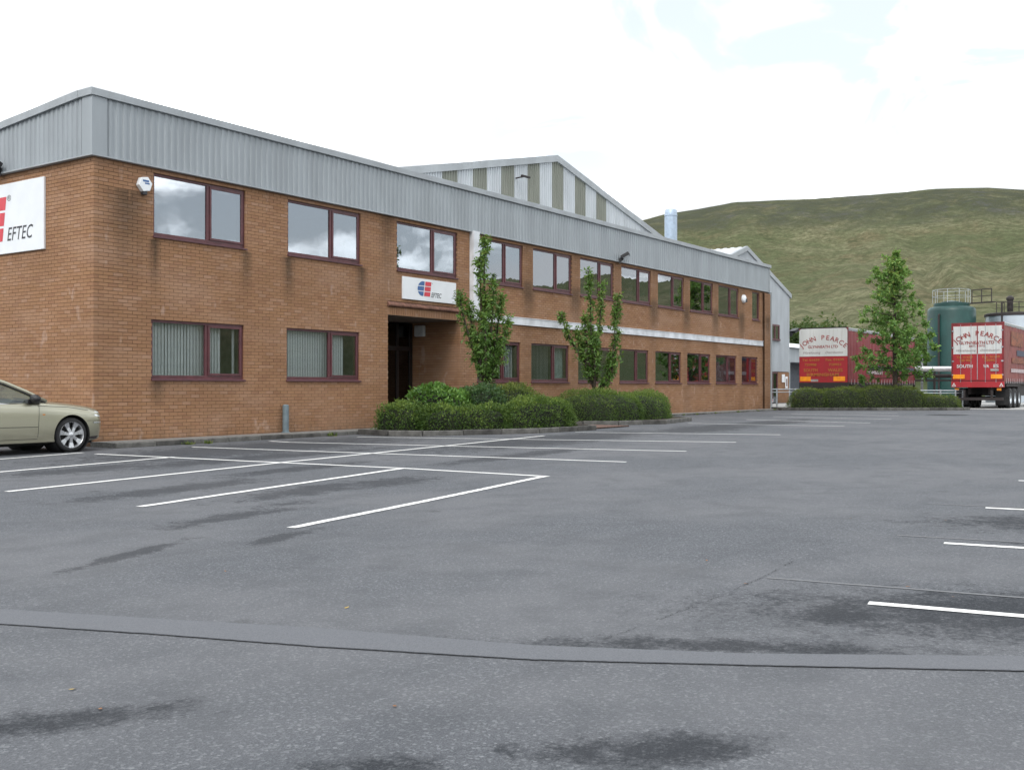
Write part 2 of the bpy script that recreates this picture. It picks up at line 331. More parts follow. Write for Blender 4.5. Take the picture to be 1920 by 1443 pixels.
# ------------------------------------------------------------------ geometry helpers
class MB:
    def __init__(s): s.v = []; s.f = []; s.attr = None
    def quad(s, a, b, c, d):
        i = len(s.v); s.v += [tuple(a), tuple(b), tuple(c), tuple(d)]; s.f.append((i, i + 1, i + 2, i + 3)); return s
    def poly(s, pts): i = len(s.v); s.v += [tuple(p) for p in pts]; s.f.append(tuple(range(i, i + len(pts)))); return s
    def box(s, x0, x1, y0, y1, z0, z1):
        i = len(s.v)
        s.v += [(x0, y0, z0), (x1, y0, z0), (x1, y1, z0), (x0, y1, z0), (x0, y0, z1), (x1, y0, z1), (x1, y1, z1), (x0, y1, z1)]
        s.f += [tuple(i + k for k in q) for q in ((0, 3, 2, 1), (4, 5, 6, 7), (0, 1, 5, 4), (1, 2, 6, 5), (2, 3, 7, 6), (3, 0, 4, 7))]; return s
    def prism(s, pts, ax, a, b):
        # polygon pts in the two other axes, extruded along axis ax from a to b
        def mk(p, q):
            r = [p[0], p[1]]; r.insert(ax, q); return tuple(r)
        n = len(pts); i = len(s.v)
        s.v += [mk(p, a) for p in pts] + [mk(p, b) for p in pts]
        s.f.append(tuple(range(i + n - 1, i - 1, -1))); s.f.append(tuple(range(i + n, i + 2 * n)))
        for k in range(n): s.f.append((i + k, i + (k + 1) % n, i + n + (k + 1) % n, i + n + k))
        return s
    def tube(s, path, rad, n=8, cap=True):
        path = [Vector(p) for p in path]; rad = rad if hasattr(rad, '__len__') else [rad] * len(path)
        rings = []; up = None
        for k, p in enumerate(path):
            d = (path[min(k + 1, len(path) - 1)] - path[max(k - 1, 0)]).normalized()
            if up is None: up = Vector((0, 0, 1)) if abs(d.z) < .9 else Vector((1, 0, 0))
            a = d.cross(up).normalized(); b = d.cross(a).normalized(); up = -b if False else up
            i = len(s.v)
            for j in range(n):
                t = 2 * math.pi * j / n; s.v.append(tuple(p + (a * math.cos(t) + b * math.sin(t)) * rad[k]))
            rings.append(i)
        for q in range(len(rings) - 1):
            for j in range(n):
                s.f.append((rings[q] + j, rings[q] + (j + 1) % n, rings[q + 1] + (j + 1) % n, rings[q + 1] + j))
        if cap: s.f.append(tuple(rings[0] + j for j in range(n))[::-1]); s.f.append(tuple(rings[-1] + j for j in range(n)))
        return s
    def lathe(s, prof, center=(0, 0, 0), axis='Z', n=32):
        rings = []
        for r, h in prof:
            i = len(s.v)
            for j in range(n):
                t = 2 * math.pi * j / n; c, q = r * math.cos(t), r * math.sin(t)
                p = (c, q, h) if axis == 'Z' else ((c, h, q) if axis == 'Y' else (h, c, q))
                s.v.append((p[0] + center[0], p[1] + center[1], p[2] + center[2]))
            rings.append(i)
        for q in range(len(rings) - 1):
            for j in range(n): s.f.append((rings[q] + j, rings[q] + (j + 1) % n, rings[q + 1] + (j + 1) % n, rings[q + 1] + j))
        return s
    def bar(s, a, b, w, h=None):
        # square bar from a to b
        a, b = Vector(a), Vector(b); d = (b - a).normalized(); h = h or w
        up = Vector((0, 0, 1)) if abs(d.z) < .95 else Vector((1, 0, 0))
        x = d.cross(up).normalized() * (w / 2); y = x.cross(d).normalized() * (h / 2); i = len(s.v)
        for p in (a, b): s.v += [tuple(p - x - y), tuple(p + x - y), tuple(p + x + y), tuple(p - x + y)]
        s.f += [(i + 3, i + 2, i + 1, i), (i + 4, i + 5, i + 6, i + 7)] + [(i + k, i + (k + 1) % 4, i + 4 + (k + 1) % 4, i + 4 + k) for k in range(4)]; return s
    def mesh(s, name):
        m = bpy.data.meshes.new(name); m.from_pydata(s.v, [], s.f); m.update(); return m
    def build(s, name, mat, parent=None, smooth=False, bevel=0.0, loc=None):
        m = s.mesh(name)
        if bevel or True:
            bm = bmesh.new(); bm.from_mesh(m); bmesh.ops.recalc_face_normals(bm, faces=bm.faces)
            if bevel: bmesh.ops.bevel(bm, geom=list(bm.edges), offset=bevel, segments=2, affect='EDGES', profile=.6)
            bm.to_mesh(m); bm.free()
        return link(name, m, mat, parent, smooth, loc)

def link(name, m, mat, parent=None, smooth=False, loc=None):
    if mat is not None:
        m.materials.clear(); m.materials.append(M[mat] if isinstance(mat, str) else mat)
    if smooth:
        m.polygons.foreach_set('use_smooth', [True] * len(m.polygons))
        if smooth == 'auto':
            m.set_sharp_from_angle(angle=R(38))
    o = bpy.data.objects.new(name, m); C.objects.link(o); o.parent = parent
    if loc: o.location = loc
    return o
def tag(o, label=None, cat=None, group=None, kind=None):
    for k, v in (('label', label), ('category', cat), ('group', group), ('kind', kind)):
        if v: o[k] = v
    return o
def thing(name, label, cat, loc=(0, 0, 0), rz=0.0, group=None):
    o = bpy.data.objects.new(name, None); C.objects.link(o); o.location = loc; o.rotation_euler = (0, 0, rz); o.empty_display_size = .3
    return tag(o, label, cat, group)
def np_mesh(name, V, F, rnd=None):
    # V (n,3), F (m,k) int
    m = bpy.data.meshes.new(name); k = F.shape[1]
    m.vertices.add(len(V)); m.vertices.foreach_set('co', np.asarray(V, np.float32).ravel())
    m.loops.add(F.size); m.loops.foreach_set('vertex_index', F.astype(np.int32).ravel())
    m.polygons.add(len(F)); m.polygons.foreach_set('loop_start', np.arange(0, F.size, k, dtype=np.int32))
    try: m.polygons.foreach_set('loop_total', np.full(len(F), k, np.int32))
    except Exception: pass
    m.polygons.foreach_set('use_smooth', [False] * len(F)); m.update(calc_edges=True)
    if rnd is not None:
        a = m.attributes.new('rnd', 'FLOAT', 'FACE'); a.data.foreach_set('value', np.asarray(rnd, np.float32))
    return m
def text_polys(s, size=1.0, bold=0.0, shear=0.0, spacing=1.0):
    cu = bpy.data.curves.new('lettering', 'FONT'); cu.body = s; cu.size = size; cu.shear = shear; cu.space_character = spacing
    cu.offset = bold; cu.extrude = 0.0; cu.resolution_u = 3
    o = bpy.data.objects.new('lettering', cu); C.objects.link(o)
    dg = bpy.context.evaluated_depsgraph_get(); me = bpy.data.meshes.new_from_object(o.evaluated_get(dg))
    V = np.array([v.co[:] for v in me.vertices]).reshape(-1, 3); F = [tuple(p.vertices) for p in me.polygons]
    bpy.data.objects.remove(o); bpy.data.curves.remove(cu); bpy.data.meshes.remove(me)
    return V, F
def text_fit(mb, s, x0, x1, y0, h, fn, bold=0.0, shear=0.0, spacing=1.0):
    """lay the words s between x0 and x1, baseline y0, cap height h; fn maps (x, y) on the panel to 3-D"""
    V, F = text_polys(s, 1.0, bold, shear, spacing)
    mnx, mxx = V[:, 0].min(), V[:, 0].max(); cap = .69
    i = len(mb.v)
    for v in V: mb.v.append(fn(x0 + (v[0] - mnx) / (mxx - mnx) * (x1 - x0), y0 + v[1] / cap * h))
    mb.f += [tuple(i + k for k in f) for f in F]
def text_arc(mb, s, cx, cy, rad, a0, a1, h, fn, bold=0.0, wscale=1.0):
    n = len(s)
    for k, ch in enumerate(s):
        if ch == ' ': continue
        V, F = text_polys(ch, 1.0, bold); t = a0 + (a1 - a0) * (k + .5) / n
        mid = (V[:, 0].min() + V[:, 0].max()) / 2; i = len(mb.v)
        for v in V:
            lx = (v[0] - mid) / .69 * h * wscale; ly = v[1] / .69 * h
            # serif flare: widen the ends of the strokes a little
            r = rad + ly; x = cx + r * math.sin(t) + lx * math.cos(t); y = cy + r * math.cos(t) - lx * math.sin(t)
            mb.v.append(fn(x, y))
        mb.f += [tuple(i + q for q in f) for f in F]

def catmull(P, n):
    P = [np.array(p, float) for p in P]; Q = [2 * P[0] - P[1]] + P + [2 * P[-1] - P[-2]]; out = []
    for i in range(1, len(Q) - 2):
        for k in range(n):
            t = k / n; a, b, c, d = Q[i - 1], Q[i], Q[i + 1], Q[i + 2]
            out.append(.5 * ((2 * b) + (-a + c) * t + (2 * a - 5 * b + 4 * c - d) * t * t + (-a + 3 * b - 3 * c + d) * t ** 3))
    out.append(P[-1]); return np.array(out)
def clamp(x, a=0.0, b=1.0): return max(a, min(b, x))
def gz(x): return .12 * clamp((x + 6) / 40)          # the tarmac climbs gently towards the lorry yard
def pz(x): return .12 + .05 * clamp(x / 36)          # top of the pavement by the wall

# ------------------------------------------------------------------ ground, hills, paving
def drape(poly_lo, poly_hi, lift, n_sub, name, mat, kind='structure', wob=0.0):
    """ribbon between two polylines of equal length laid on the tarmac"""
    mb = MB(); A, B = [], []
    for (pa, pb), (qa, qb) in zip(zip(poly_lo[:-1], poly_hi[:-1]), zip(poly_lo[1:], poly_hi[1:])):
        for k in range(n_sub):
            t = k / n_sub
            A.append((pa[0] + (qa[0] - pa[0]) * t, pa[1] + (qa[1] - pa[1]) * t)); B.append((pb[0] + (qb[0] - pb[0]) * t, pb[1] + (qb[1] - pb[1]) * t))
    A.append(poly_lo[-1]); B.append(poly_hi[-1])
    for a, b in zip(A, B):
        wx, wy = (random.uniform(-wob, wob), random.uniform(-wob, wob)) if wob else (0, 0)
        mb.v.append((a[0] + wx, a[1] + wy, gz(a[0]) + lift)); mb.v.append((b[0] + wx, b[1] + wy, gz(b[0]) + lift))
    for k in range(len(A) - 1): mb.f.append((2 * k, 2 * k + 1, 2 * k + 3, 2 * k + 2))
    return tag(mb.build(name, mat), kind=kind)

xs = [-90, -60, -40, -25, -15] + [-12.5 + .12 * k for k in range(105)] + [.4 * k + .3 for k in range(45)] + [20, 24, 28, 31, 34, 44, 60, 80, 110]
ys = [-90, -50, -35, -27, -22] + [-20 + .12 * k for k in range(76)] + [-10.6 + .3 * k for k in range(34)] + [0, 6, 30, 90]
xs, ys = sorted(set(round(x, 3) for x in xs)), sorted(set(round(y, 3) for y in ys)); ny = len(ys)
GX, GY = np.meshgrid(np.array(xs), np.array(ys), indexing='ij')
def blobs(L):
    m = np.zeros_like(GX)
    for cx, cy, deg, a, b in L:
        c, s_ = math.cos(R(deg)), math.sin(R(deg)); u = ((GX - cx) * c + (GY - cy) * s_) / a; v = (-(GX - cx) * s_ + (GY - cy) * c) / b
        m = np.maximum(m, np.clip(1.15 - .62 * np.sqrt(u * u + v * v), 0, 1))
    return m
damp = blobs([(-6.1, -18.0, -62, 1.7, .62), (-5.2, -19.6, -62, 1.7, .9), (-7.75, -16.75, -62, .8, .13), (-8.50, -15.45, -70, .95, .055), (-8.1, -16.3, -64, .5, .06), (-6.75, -16.95, -30, .45, .14), (-2.1, -17.7, -70, 1.2, .6), (-3.45, -17.6, -70, .4, .12), (-.2, -17.6, -70, .5, .2),
              (-10.2, -15.15, -40, .42, .13), (-9.93, -15.28, -15, .22, .07), (-9.22, -17.05, -45, .36, .15), (-9.42, -16.8, -60, .25, .07), (-9.86, -16.42, -50, .2, .10)  , (-10.4, -14.9, -40, .3, .1)])
worn = blobs([(-4.4, -8.4, 8, 1.6, .35), (-3.7, -9.8, 8, 1.3, .35), (-5.6, -10.9, 12, 1.2, .22), (-3.4, -4.9, 8, 1.6, .4), (-2.4, -9.9, 5, .9, .35), (1.8, -3.0, 6, 4.6, 1.5), (7.5, -6.2, 5, 5.0, 1.1), (-7.7, -12.1, 20, .8, .1), (14.5, -6.6, 5, 3.5, 1.0), (-.9, -5.1, 8, 2.4, .45), (-6.5, -12.35, 15, .5, .12), (20, -6.5, 3, 4, .8), (2.5, -8.5, 4, 2.5, .35), (-1.5, -7.4, 6, 1.8, .3), (1, -5.2, 4, 2.2, .3)])
V = np.stack([GX, GY, .12 * np.clip((GX + 6) / 40, 0, 1)], -1).reshape(-1, 3)
I, J = np.meshgrid(np.arange(len(xs) - 1), np.arange(ny - 1), indexing='ij'); q = (I * ny + J).ravel()
gm = np_mesh('car_park_ground', V, np.stack([q, q + ny, q + ny + 1, q + 1], 1))
for nm, arr in (('damp', damp), ('worn', worn)):
    at_ = gm.attributes.new(nm, 'FLOAT', 'POINT'); at_.data.foreach_set('value', arr.ravel().astype(np.float32))
ground = tag(link('car_park_ground', gm, 'asphalt'), 'grey asphalt of the car park', kind='structure')

# hills all round, ridge line by azimuth (degrees from +X, tangent of elevation)
RIDGE = [(-180, .075), (-150, .07), (-120, .075), (-95, .07), (-75, .078), (-60, .088), (-52, .083), (-45, .092), (-38, .096), (-33, .108), (-31, .096), (-28, .112), (-25, .100), (-21, .118), (-14, .125), (-5, .142), (2, .158),
         (8.58, .1704), (10.26, .1747), (12.73, .1765), (15.49, .1749), (19.28, .1741), (22.7, .1737), (23.88, .1704), (26.41, .1641), (27.44, .1596), (30, .150), (34, .132), (40, .11), (55, .09), (90, .08), (135, .075), (180, .075)]
def ridge(a):
    for (p, q), (r, s) in zip(RIDGE[:-1], RIDGE[1:]):
        if p <= a <= r:
            t = (a - p) / (r - p); return q + (s - q) * t
    return .075
def vn(x, y, seed=0):
    def h(i, j): 
        n = math.sin(i * 127.1 + j * 311.7 + seed * 74.7) * 43758.5453; return n - math.floor(n)
    i, j = math.floor(x), math.floor(y); u, v = x - i, y - j; u = u * u * (3 - 2 * u); v = v * v * (3 - 2 * v)
    return (h(i, j) * (1 - u) + h(i + 1, j) * u) * (1 - v) + (h(i, j + 1) * (1 - u) + h(i + 1, j + 1) * u) * v
def fbm(x, y, o=4, seed=0): return sum(vn(x * 2 ** k, y * 2 ** k, seed + k) * .5 ** k for k in range(o)) / 2
az = [-180 + 3 * k for k in range(40)] + [-60 + .75 * k for k in range(76)] + [-3 + .3 * k for k in range(121)] + [34 + 3 * k for k in range(49)]
az = sorted(set(round(a, 3) for a in az if a < 180))
rr = [0.5, 70, 125, 150, 175] + [190 + 13 * k for k in range(72)] + [1150, 1250, 1400, 1700, 2300, 3200]
V = []; RR = 1000.0; CX, CY = -12.335, -18.641
for a in az:
    e = ridge(a); zr = e * RR + 1.2; c, s = math.cos(R(a)), math.sin(R(a))
    for r in rr:
        x, y = CX + r * c, CY + r * s
        if r < 130: z = -.35
        else:
            t = clamp((r - 150) / (RR - 150)); u = t
            prof = .10 * t + .62 * t ** 1.12 + .28 * (clamp((t - .62) / .38) ** 2 * (3 - 2 * clamp((t - .62) / .38))) if t < 1 else 1.0
            z = -.35 + zr * prof
            amp = math.sin(math.pi * clamp(t)) ** .7 * clamp((r - 170) / 120)
            gul = abs(fbm(a * .28 + fbm(x * .006, y * .006, 2, 9) * 1.5, r * .0016, 4, 3) - .5) * 2
            z += amp * ((fbm(x * .006, y * .006, 5, 1) - .5) * 26 + (gul - .35) * 17 + (fbm(x * .03, y * .03, 3, 5) - .5) * 7)
            if r > RR: z = zr - (r - RR) * .03 + (fbm(x * .004, y * .004, 3, 2) - .5) * 3
        V.append((x, y, z))
n = len(rr); F = [(i * n + j, ((i + 1) % len(az)) * n + j, ((i + 1) % len(az)) * n + j + 1, i * n + j + 1) for i in range(len(az)) for j in range(n - 1)]
m = np_mesh('hillside', np.array(V), np.array(F)); bm = bmesh.new(); bm.from_mesh(m); bmesh.ops.recalc_face_normals(bm, faces=bm.faces); bm.to_mesh(m); bm.free()
hill = tag(link('hillside', m, 'hill', smooth=True), 'broad moorland hillside rising behind the works', kind='structure')

# lorry yard slab
mb = MB()
for x0, x1, y0, y1 in [(43.0, 100, -30, 6.3)]: mb.quad((x0, y0, .126), (x1, y0, .126), (x1, y1, .126), (x0, y1, .126))
tag(mb.build('yard_slab', 'yard'), 'pale concrete of the lorry yard', kind='structure')

# pavement strip along the wall with its edging stones
def strip_solid(name, mat, x0, x1, y0, y1, top, n=12):
    mb = MB(); i0 = 0
    for k in range(n):
        a = x0 + (x1 - x0) * k / n; b = x0 + (x1 - x0) * (k + 1) / n
        mb.quad((a, y0, top(a)), (b, y0, top(b)), (b, y1, top(b)), (a, y1, top(a)))
        mb.quad((a, y0, -.2), (b, y0, -.2), (b, y0, top(b)), (a, y0, top(a)))
        mb.quad((b, y1, -.2), (a, y1, -.2), (a, y1, top(a)), (b, y1, top(b)))
    mb.quad((x0, y1, -.2), (x0, y0, -.2), (x0, y0, top(x0)), (x0, y1, top(x0)))
    mb.quad((x1, y0, -.2), (x1, y1, -.2), (x1, y1, top(x1)), (x1, y0, top(x1)))
    return mb.build(name, mat)
pave = tag(strip_solid('pavement', 'paving', -.05, 36.6, -.72, .02, pz, 24), 'narrow pavement along the foot of the brick wall', kind='structure')
ks = MB().box(0, .905, -.06, .06, -.25, 0).mesh('kerbstone')
bm = bmesh.new(); bm.from_mesh(ks); bmesh.ops.bevel(bm, geom=list(bm.edges), offset=.012, segments=1, affect='EDGES'); bm.to_mesh(ks); bm.free(); ks.materials.append(M['kerbdark'])
ks2 = ks.copy(); ks2.materials.clear(); ks2.materials.append(M['concrete'])
def kerb_run(name, label, pts, top, mesh_a=ks, mesh_b=ks2):
    root = thing(name, None, None); root['kind'] = 'structure'; root['label'] = label
    for p, q in zip(pts[:-1], pts[1:]):
        d = Vector((q[0] - p[0], q[1] - p[1])); L = d.length; cnt = max(1, round(L / .915)); st = L / cnt; ang = math.atan2(d.y, d.x)
        for k in range(cnt):
            x, y = p[0] + d.x * k / cnt, p[1] + d.y * k / cnt
            o = bpy.data.objects.new('kerbstone', mesh_b if random.random() < .45 else mesh_a); C.objects.link(o); o.parent = root
            o.location = (x, y, top(x) + random.uniform(-.006, .006)); o.scale = (st / .915, 1, 1); o.rotation_euler = (0, random.uniform(-.006, .006), ang + random.uniform(-.01, .01))
    return root
kerb_run('pavement_kerb', 'low edging stones along the pavement by the wall', [(-.05, -.78), (36.6, -.78)], pz)
# planting islands
def island(name, label, pts, kerb_label, soil_top=.10):
    kerb_run(name + '_kerb', kerb_label, pts, lambda x: gz(x) + .13)
    mb = MB(); inner = [(x, y, gz(x) + soil_top) for x, y in pts]; mb.poly(inner)
    return tag(mb.build(name, 'soil'), label, kind='structure')
island('planting_bed', 'soil bed beside the entrance', [(6.75, -.86), (6.55, -2.0), (6.9, -2.75), (9.66, -4.24), (11.99, -4.5), (12.25, -4.2), (12.4, -.86)], 'kerb round the bed by the entrance')
island('planting_bed_middle', 'soil bed in front of the office windows', [(14.55, -.86), (14.6, -2.6), (15.3, -3.4), (16.9, -4.15), (19.7, -3.7), (20.1, -3.2), (20.2, -.86)], 'kerb round the bed in front of the windows')
island('planting_bed_yard', 'soil bed under the hedge by the lorries', [(37.2, .3), (35.2, -1.2), (35.5, -1.9), (38.0, -5.6), (40.2, -8.1), (41.0, -8.2), (41.9, -7.2), (38.6, -1.0)], 'dark kerb round the bed by the lorries')
# red block path between the two beds
root = tag(thing('paved_path', None, None), 'red block path between the two beds', kind='structure')
bl = MB().box(0, .195, 0, .095, -.06, 0).mesh('paving_block'); bl.materials.append(M['block'])
tag(MB().box(12.45, 14.5, -4.2, -.85, -.1, .085).build('path_bed', 'soil', root), kind='structure')
rows = [(i, j) for j in range(34) for i in range(10)]
mb = MB()
for c, (i, j) in enumerate(rows):
    x, y = 12.46 + i * .203 + (.1 if j % 2 else 0), -4.2 + j * .0985
    if x + .195 > 14.5: continue
    z = .098 + random.uniform(0, .004)
    if c < 240:
        o = bpy.data.objects.new('paving_block', bl); C.objects.link(o); o.parent = root; o.location = (x, y, z)
    else: mb.box(x, x + .195, y, y + .095, z - .06, z)
tag(mb.build('paving_blocks', 'block', root), kind='stuff')

# painted bay lines
def pline(name, label, pts, w=.10, mat='line', lift=.004, ends=True):
    lo, hi = [], []
    for k, p in enumerate(pts):
        a = pts[max(k - 1, 0)]; b = pts[min(k + 1, len(pts) - 1)]; d = Vector((b[0] - a[0], b[1] - a[1])).normalized(); nx, ny_ = -d.y * w / 2, d.x * w / 2
        lo.append((p[0] + nx, p[1] + ny_)); hi.append((p[0] - nx, p[1] - ny_))
    o = drape(lo, hi, lift, 24, name, mat, wob=.006); o['label'] = label; return o
def ext(p, q, t): return (p[0] + (q[0] - p[0]) * t, p[1] + (q[1] - p[1]) * t)
LN = 'white painted parking bay line'
for k, pts in enumerate([[(1.04, -1.71), (1.6, -6.2), (2.22, -10.76)], [(3.39, -1.35), (3.29, -2.02), (4.2, -6.3), (5.14, -10.41)], [(5.78, -1.69), (7.1, -5.9), (8.45, -10.0)], [(10.6, -4.75), (12.1, -9.61)],
           [(17.76, -4.53), (18.04, -9.33)], [(22.01, -4.74), (20.97, -9.24)], [(25.65, -4.33), (24.88, -8.85)], [(14.9, -4.6), (15.1, -9.4)][:0]]):
    if pts: pline('bay_line', LN + ' running out from the wall', pts, .095)
for k, pts in enumerate([[(29.6, -3.6), (29.2, -8.0)], [(33.0, -2.6), (32.9, -7.0)]]): pline('bay_line', 'worn parking bay line near the far end', pts, .09, 'line')
pline('cross_line', 'white cross line closing the row of bays', [(-1.26, -1.98), (-.9, -6.23), (-.68, -8.65), (-.66, -11.15)], .095, lift=.005)
for pts in [[(-5.8, -2.4), (-2.94, -1.84), (-1.2, -1.5)], [(-7.5, -4.8), (-4.33, -4.33), (-1.02, -3.83)], [(-5.77, -7.05), (-.97, -6.32), (8.58, -5.1)], [(-5.83, -9.6), (-.70, -8.65)], [(-6.08, -12.02), (-3.7, -11.64), (-.70, -11.1)]]:
    pline('bay_line', LN + ' on the near left', pts, .095, lift=.006)
for a, b in [((-6.42, -16.96), (-6.31, -17.73)), ((-3.87, -16.8), (-3.67, -17.33)), ((-1.23, -16.62), (-1.12, -16.95)), ((2.12, -16.39), (2.05, -16.6)), ((5.2, -16.1), (5.2, -16.5))]:
    d = Vector((b[0] - a[0], b[1] - a[1])).normalized(); b2 = (a[0] + d.x * 5, a[1] + d.y * 5) if abs(d.x) < .45 else b
    pline('bay_line', LN + ' on the right', [a, (a[0] + (.16) * 5, a[1] - 4.8)] if False else [a, (a[0] + .75, a[1] - 4.9)], .085)
for a in [(-6.0, -16.22), (-3.63, -16.39), (-1.16, -16.06)]:
    pline('old_bay_line', 'faint worn-out bay line on the right', [a, (a[0] + .8, a[1] - 5.0)], .04, 'ghost', .003)
# trench repair across the foreground
T = [(-8.6, -11.2), (-9.26, -13.15), (-8.92, -14.06), (-8.6, -14.89), (-8.28, -15.96), (-7.86, -16.83), (-7.2, -17.87), (-6.2, -19.4), (-5.0, -21.2)]
B = [(-8.8, -11.4), (-9.46, -13.49), (-9.14, -14.35), (-8.87, -15.16), (-8.5, -16.1), (-8.05, -16.91), (-7.47, -17.91), (-6.5, -19.5), (-5.35, -21.3)]
T[0] = (-9.7, -11.6); B[0] = (-9.95, -11.9); T = [(-12.2, -4.0), (-10.6, -8.6)] + T; B = [(-12.5, -4.1), (-10.9, -8.8)] + B
drape(T, B, .004, 6, 'repair_strip', 'strip')['label'] = 'smoother tarmac repair strip across the foreground'
B2 = [(x - .0025, y - .0018) for x, y in B]; B3 = [(x + .0025, y + .0018) for x, y in B]
drape(B2, B3, .0065, 30, 'repair_joint', 'crack', wob=.0035)['label'] = 'dark joint along the repair strip'
for k, (lab, pts) in enumerate([('long cracked paving joint running away on the right', [(-8.01, -16.17), (-7.2, -16.2), (-6.35, -16.18), (-5.74, -16.16), (-4.18, -16.04)]),
        ('short cracked paving joint in the middle of the tarmac', [(-5.6, -14.57), (-5.55, -15.08), (-5.65, -15.67), (-5.72, -16.1)]), ('cracked paving joint at the left edge', [(-9.4, -11.4), (-8.35, -11.52), (-8.03, -11.52), (-7.7, -11.6)])]):
    wv = [(x + random.uniform(-.02, .02), y + random.uniform(-.02, .02)) for x, y in pts]
    jm = MB(); P_ = catmull([np.array(p_) for p_ in wv], 40)
    for a_, b_ in zip(P_[:-1], P_[1:]):
        if vn(a_[0] * 5 + 7, a_[1] * 5, 4) < .5: continue
        w1, w2 = .0003 + .003 * random.random(), .0003 + .003 * random.random(); j1, j2 = random.uniform(-.012, .012), random.uniform(-.012, .012)
        jm.quad((a_[0], a_[1] - w1 + j1, gz(a_[0]) + .0035), (b_[0], b_[1] - w2 + j2, gz(b_[0]) + .0035), (b_[0], b_[1] + w2 + j2, gz(b_[0]) + .0035), (a_[0], a_[1] + w1 + j1, gz(a_[0]) + .0035))
    jo = tag(jm.build('paving_joint', 'crack'), lab, kind='structure')
mb = MB().lathe([(0.0, .0), (.75, .0), (.8, -.004)], (31.4, -9.3, gz(31.4) + .006), n=28)
tag(mb.build('access_cover', 'crack'), 'dark round access cover in the tarmac', kind='structure')

# ------------------------------------------------------------------ office building
office = thing('office_building', 'two-storey orange brick office with grey ribbed parapet and maroon windows', 'building')
ZT, ZB = 7.10, 5.82; LEN = 36.45; DEP = 7.0
UP = [(1.40, 3.88), (5.18, 7.72), (9.14, 11.80), (12.82, 15.22), (15.80, 18.20), (18.76, 21.12), (21.72, 24.08), (24.68, 27.03), (27.62, 29.93), (30.52, 32.80), (34.42, 35.36)]
LO = [(1.36, 3.84), (5.14, 7.68), (12.78, 15.08), (15.70, 18.02), (18.62, 20.94), (21.56, 23.88), (24.46, 26.78), (27.36, 29.66), (30.26, 32.54), (33.16, 35.08)]
UZ, LZ = (4.35, 5.70), (1.35, 2.625)
ENT = (8.775, 11.925, 0.0, 3.15)
openings = [(a, b, UZ[0], UZ[1]) for a, b in UP] + [(a, b, LZ[0], LZ[1]) for a, b in LO] + [(ENT[0], ENT[1], 0.0, 3.51)]
openings += [(ENT[0] - .02, ENT[1] + .06, 3.15, 3.51)]

def cells(u0, u1, z0, z1, ops):
    us = sorted(set([u0, u1] + [clamp(o[0], u0, u1) for o in ops] + [clamp(o[1], u0, u1) for o in ops])); zs = sorted(set([z0, z1] + [clamp(o[2], z0, z1) for o in ops] + [clamp(o[3], z0, z1) for o in ops]))
    for a, b in zip(us[:-1], us[1:]):
        for c, d in zip(zs[:-1], zs[1:]):
            mu, mz = (a + b) / 2, (c + d) / 2
            if b - a > 1e-4 and d - c > 1e-4 and not any(o[0] < mu < o[1] and o[2] < mz < o[3] for o in ops): yield a, b, c, d
mb = MB()
for a, b, c, d in cells(.008, LEN - .008, 0, 5.95, [(o[0] - .006, o[1] + .006, o[2] - .006, o[3] + .006) for o in openings]): mb.box(a, b, .008, .24, c, d)
wall = mb.build('wall', 'mortar', office); wall['label'] = 'orange brick front wall with maroon window openings'
mb = MB().box(.008, .24, .245, DEP, 0, 5.95); wall_side = mb.build('wall', 'mortar', office)
MB().box(.245, LEN, DEP - .25, DEP, 0, 6.4).build('wall', 'mortar', office); MB().box(LEN - .25, LEN - .008, .245, DEP - .255, 0, 5.95).build('wall', 'mortar', office)
wall_porch = MB().box(ENT[1] + .008, ENT[1] + .2, .245, 1.95, 0, 3.3).build('wall', 'mortar', office); wall_porch2 = MB().box(ENT[0] - .2, ENT[0] - .008, .245, 1.95, 0, 3.3).build('wall', 'mortar', office)

def courses(u0, u1, zlo, zhi, ops, phase=0):
    """stretcher bond: yields (ua, ub, za, zb)"""
    k0 = round(zlo / .075)
    for k in range(k0, round(zhi / .075)):
        z0 = k * .075; z1 = z0 + .065; odd = (k + phase) % 2
        u = u0 - (.1125 if odd else 0)
        while u < u1:
            a, b = max(u, u0 + (.1125 if odd and phase == 9 else 0)), min(u + .215, u1); u += .225
            if b - a < .03: continue
            segs = [(a, b)]
            for o in ops:
                if o[2] < (z0 + z1) / 2 < o[3]:
                    ns = []
                    for p, q in segs:
                        if o[1] <= p or o[0] >= q: ns.append((p, q))
                        else:
                            if p < o[0]: ns.append((p, min(q, o[0])))
                            if q > o[1]: ns.append((max(p, o[1]), q))
                    segs = ns
            for p, q in segs:
                if q - p > .025: yield p, q, z0, z1
front = [];
for p, q, a, b in courses(0.0, LEN, .075, 5.85, openings):
    k = round(a / .075)
    if p < .11 and k % 2 == 1: p = max(p, .1125)
    if q - p > .03: front.append((p, q, a, b))
side = []
for p, q, a, b in courses(0.0, DEP, .075, 5.85, [], 1):
    k = round(a / .075)
    if p < .11 and k % 2 == 0: p = max(p, .1125)
    if q - p > .03: side.append((p, q, a, b))
singles = sorted([f for f in front if f[0] < 1.3], key=lambda f: f[0])[:300]; sset = set(singles)
cache = {}
def brick_mesh(L):
    key = round(L, 3)
    if key not in cache:
        m = MB().box(0, key, 0, .1, 0, .065).mesh('brick'); bm = bmesh.new(); bm.from_mesh(m)
        bmesh.ops.bevel(bm, geom=[e for e in bm.edges if all(v.co.y < .01 for v in e.verts)], offset=.004, segments=1, affect='EDGES'); bmesh.ops.recalc_face_normals(bm, faces=bm.faces)
        bm.to_mesh(m); bm.free(); m.materials.append(M['brick']); cache[key] = m
    return cache[key]
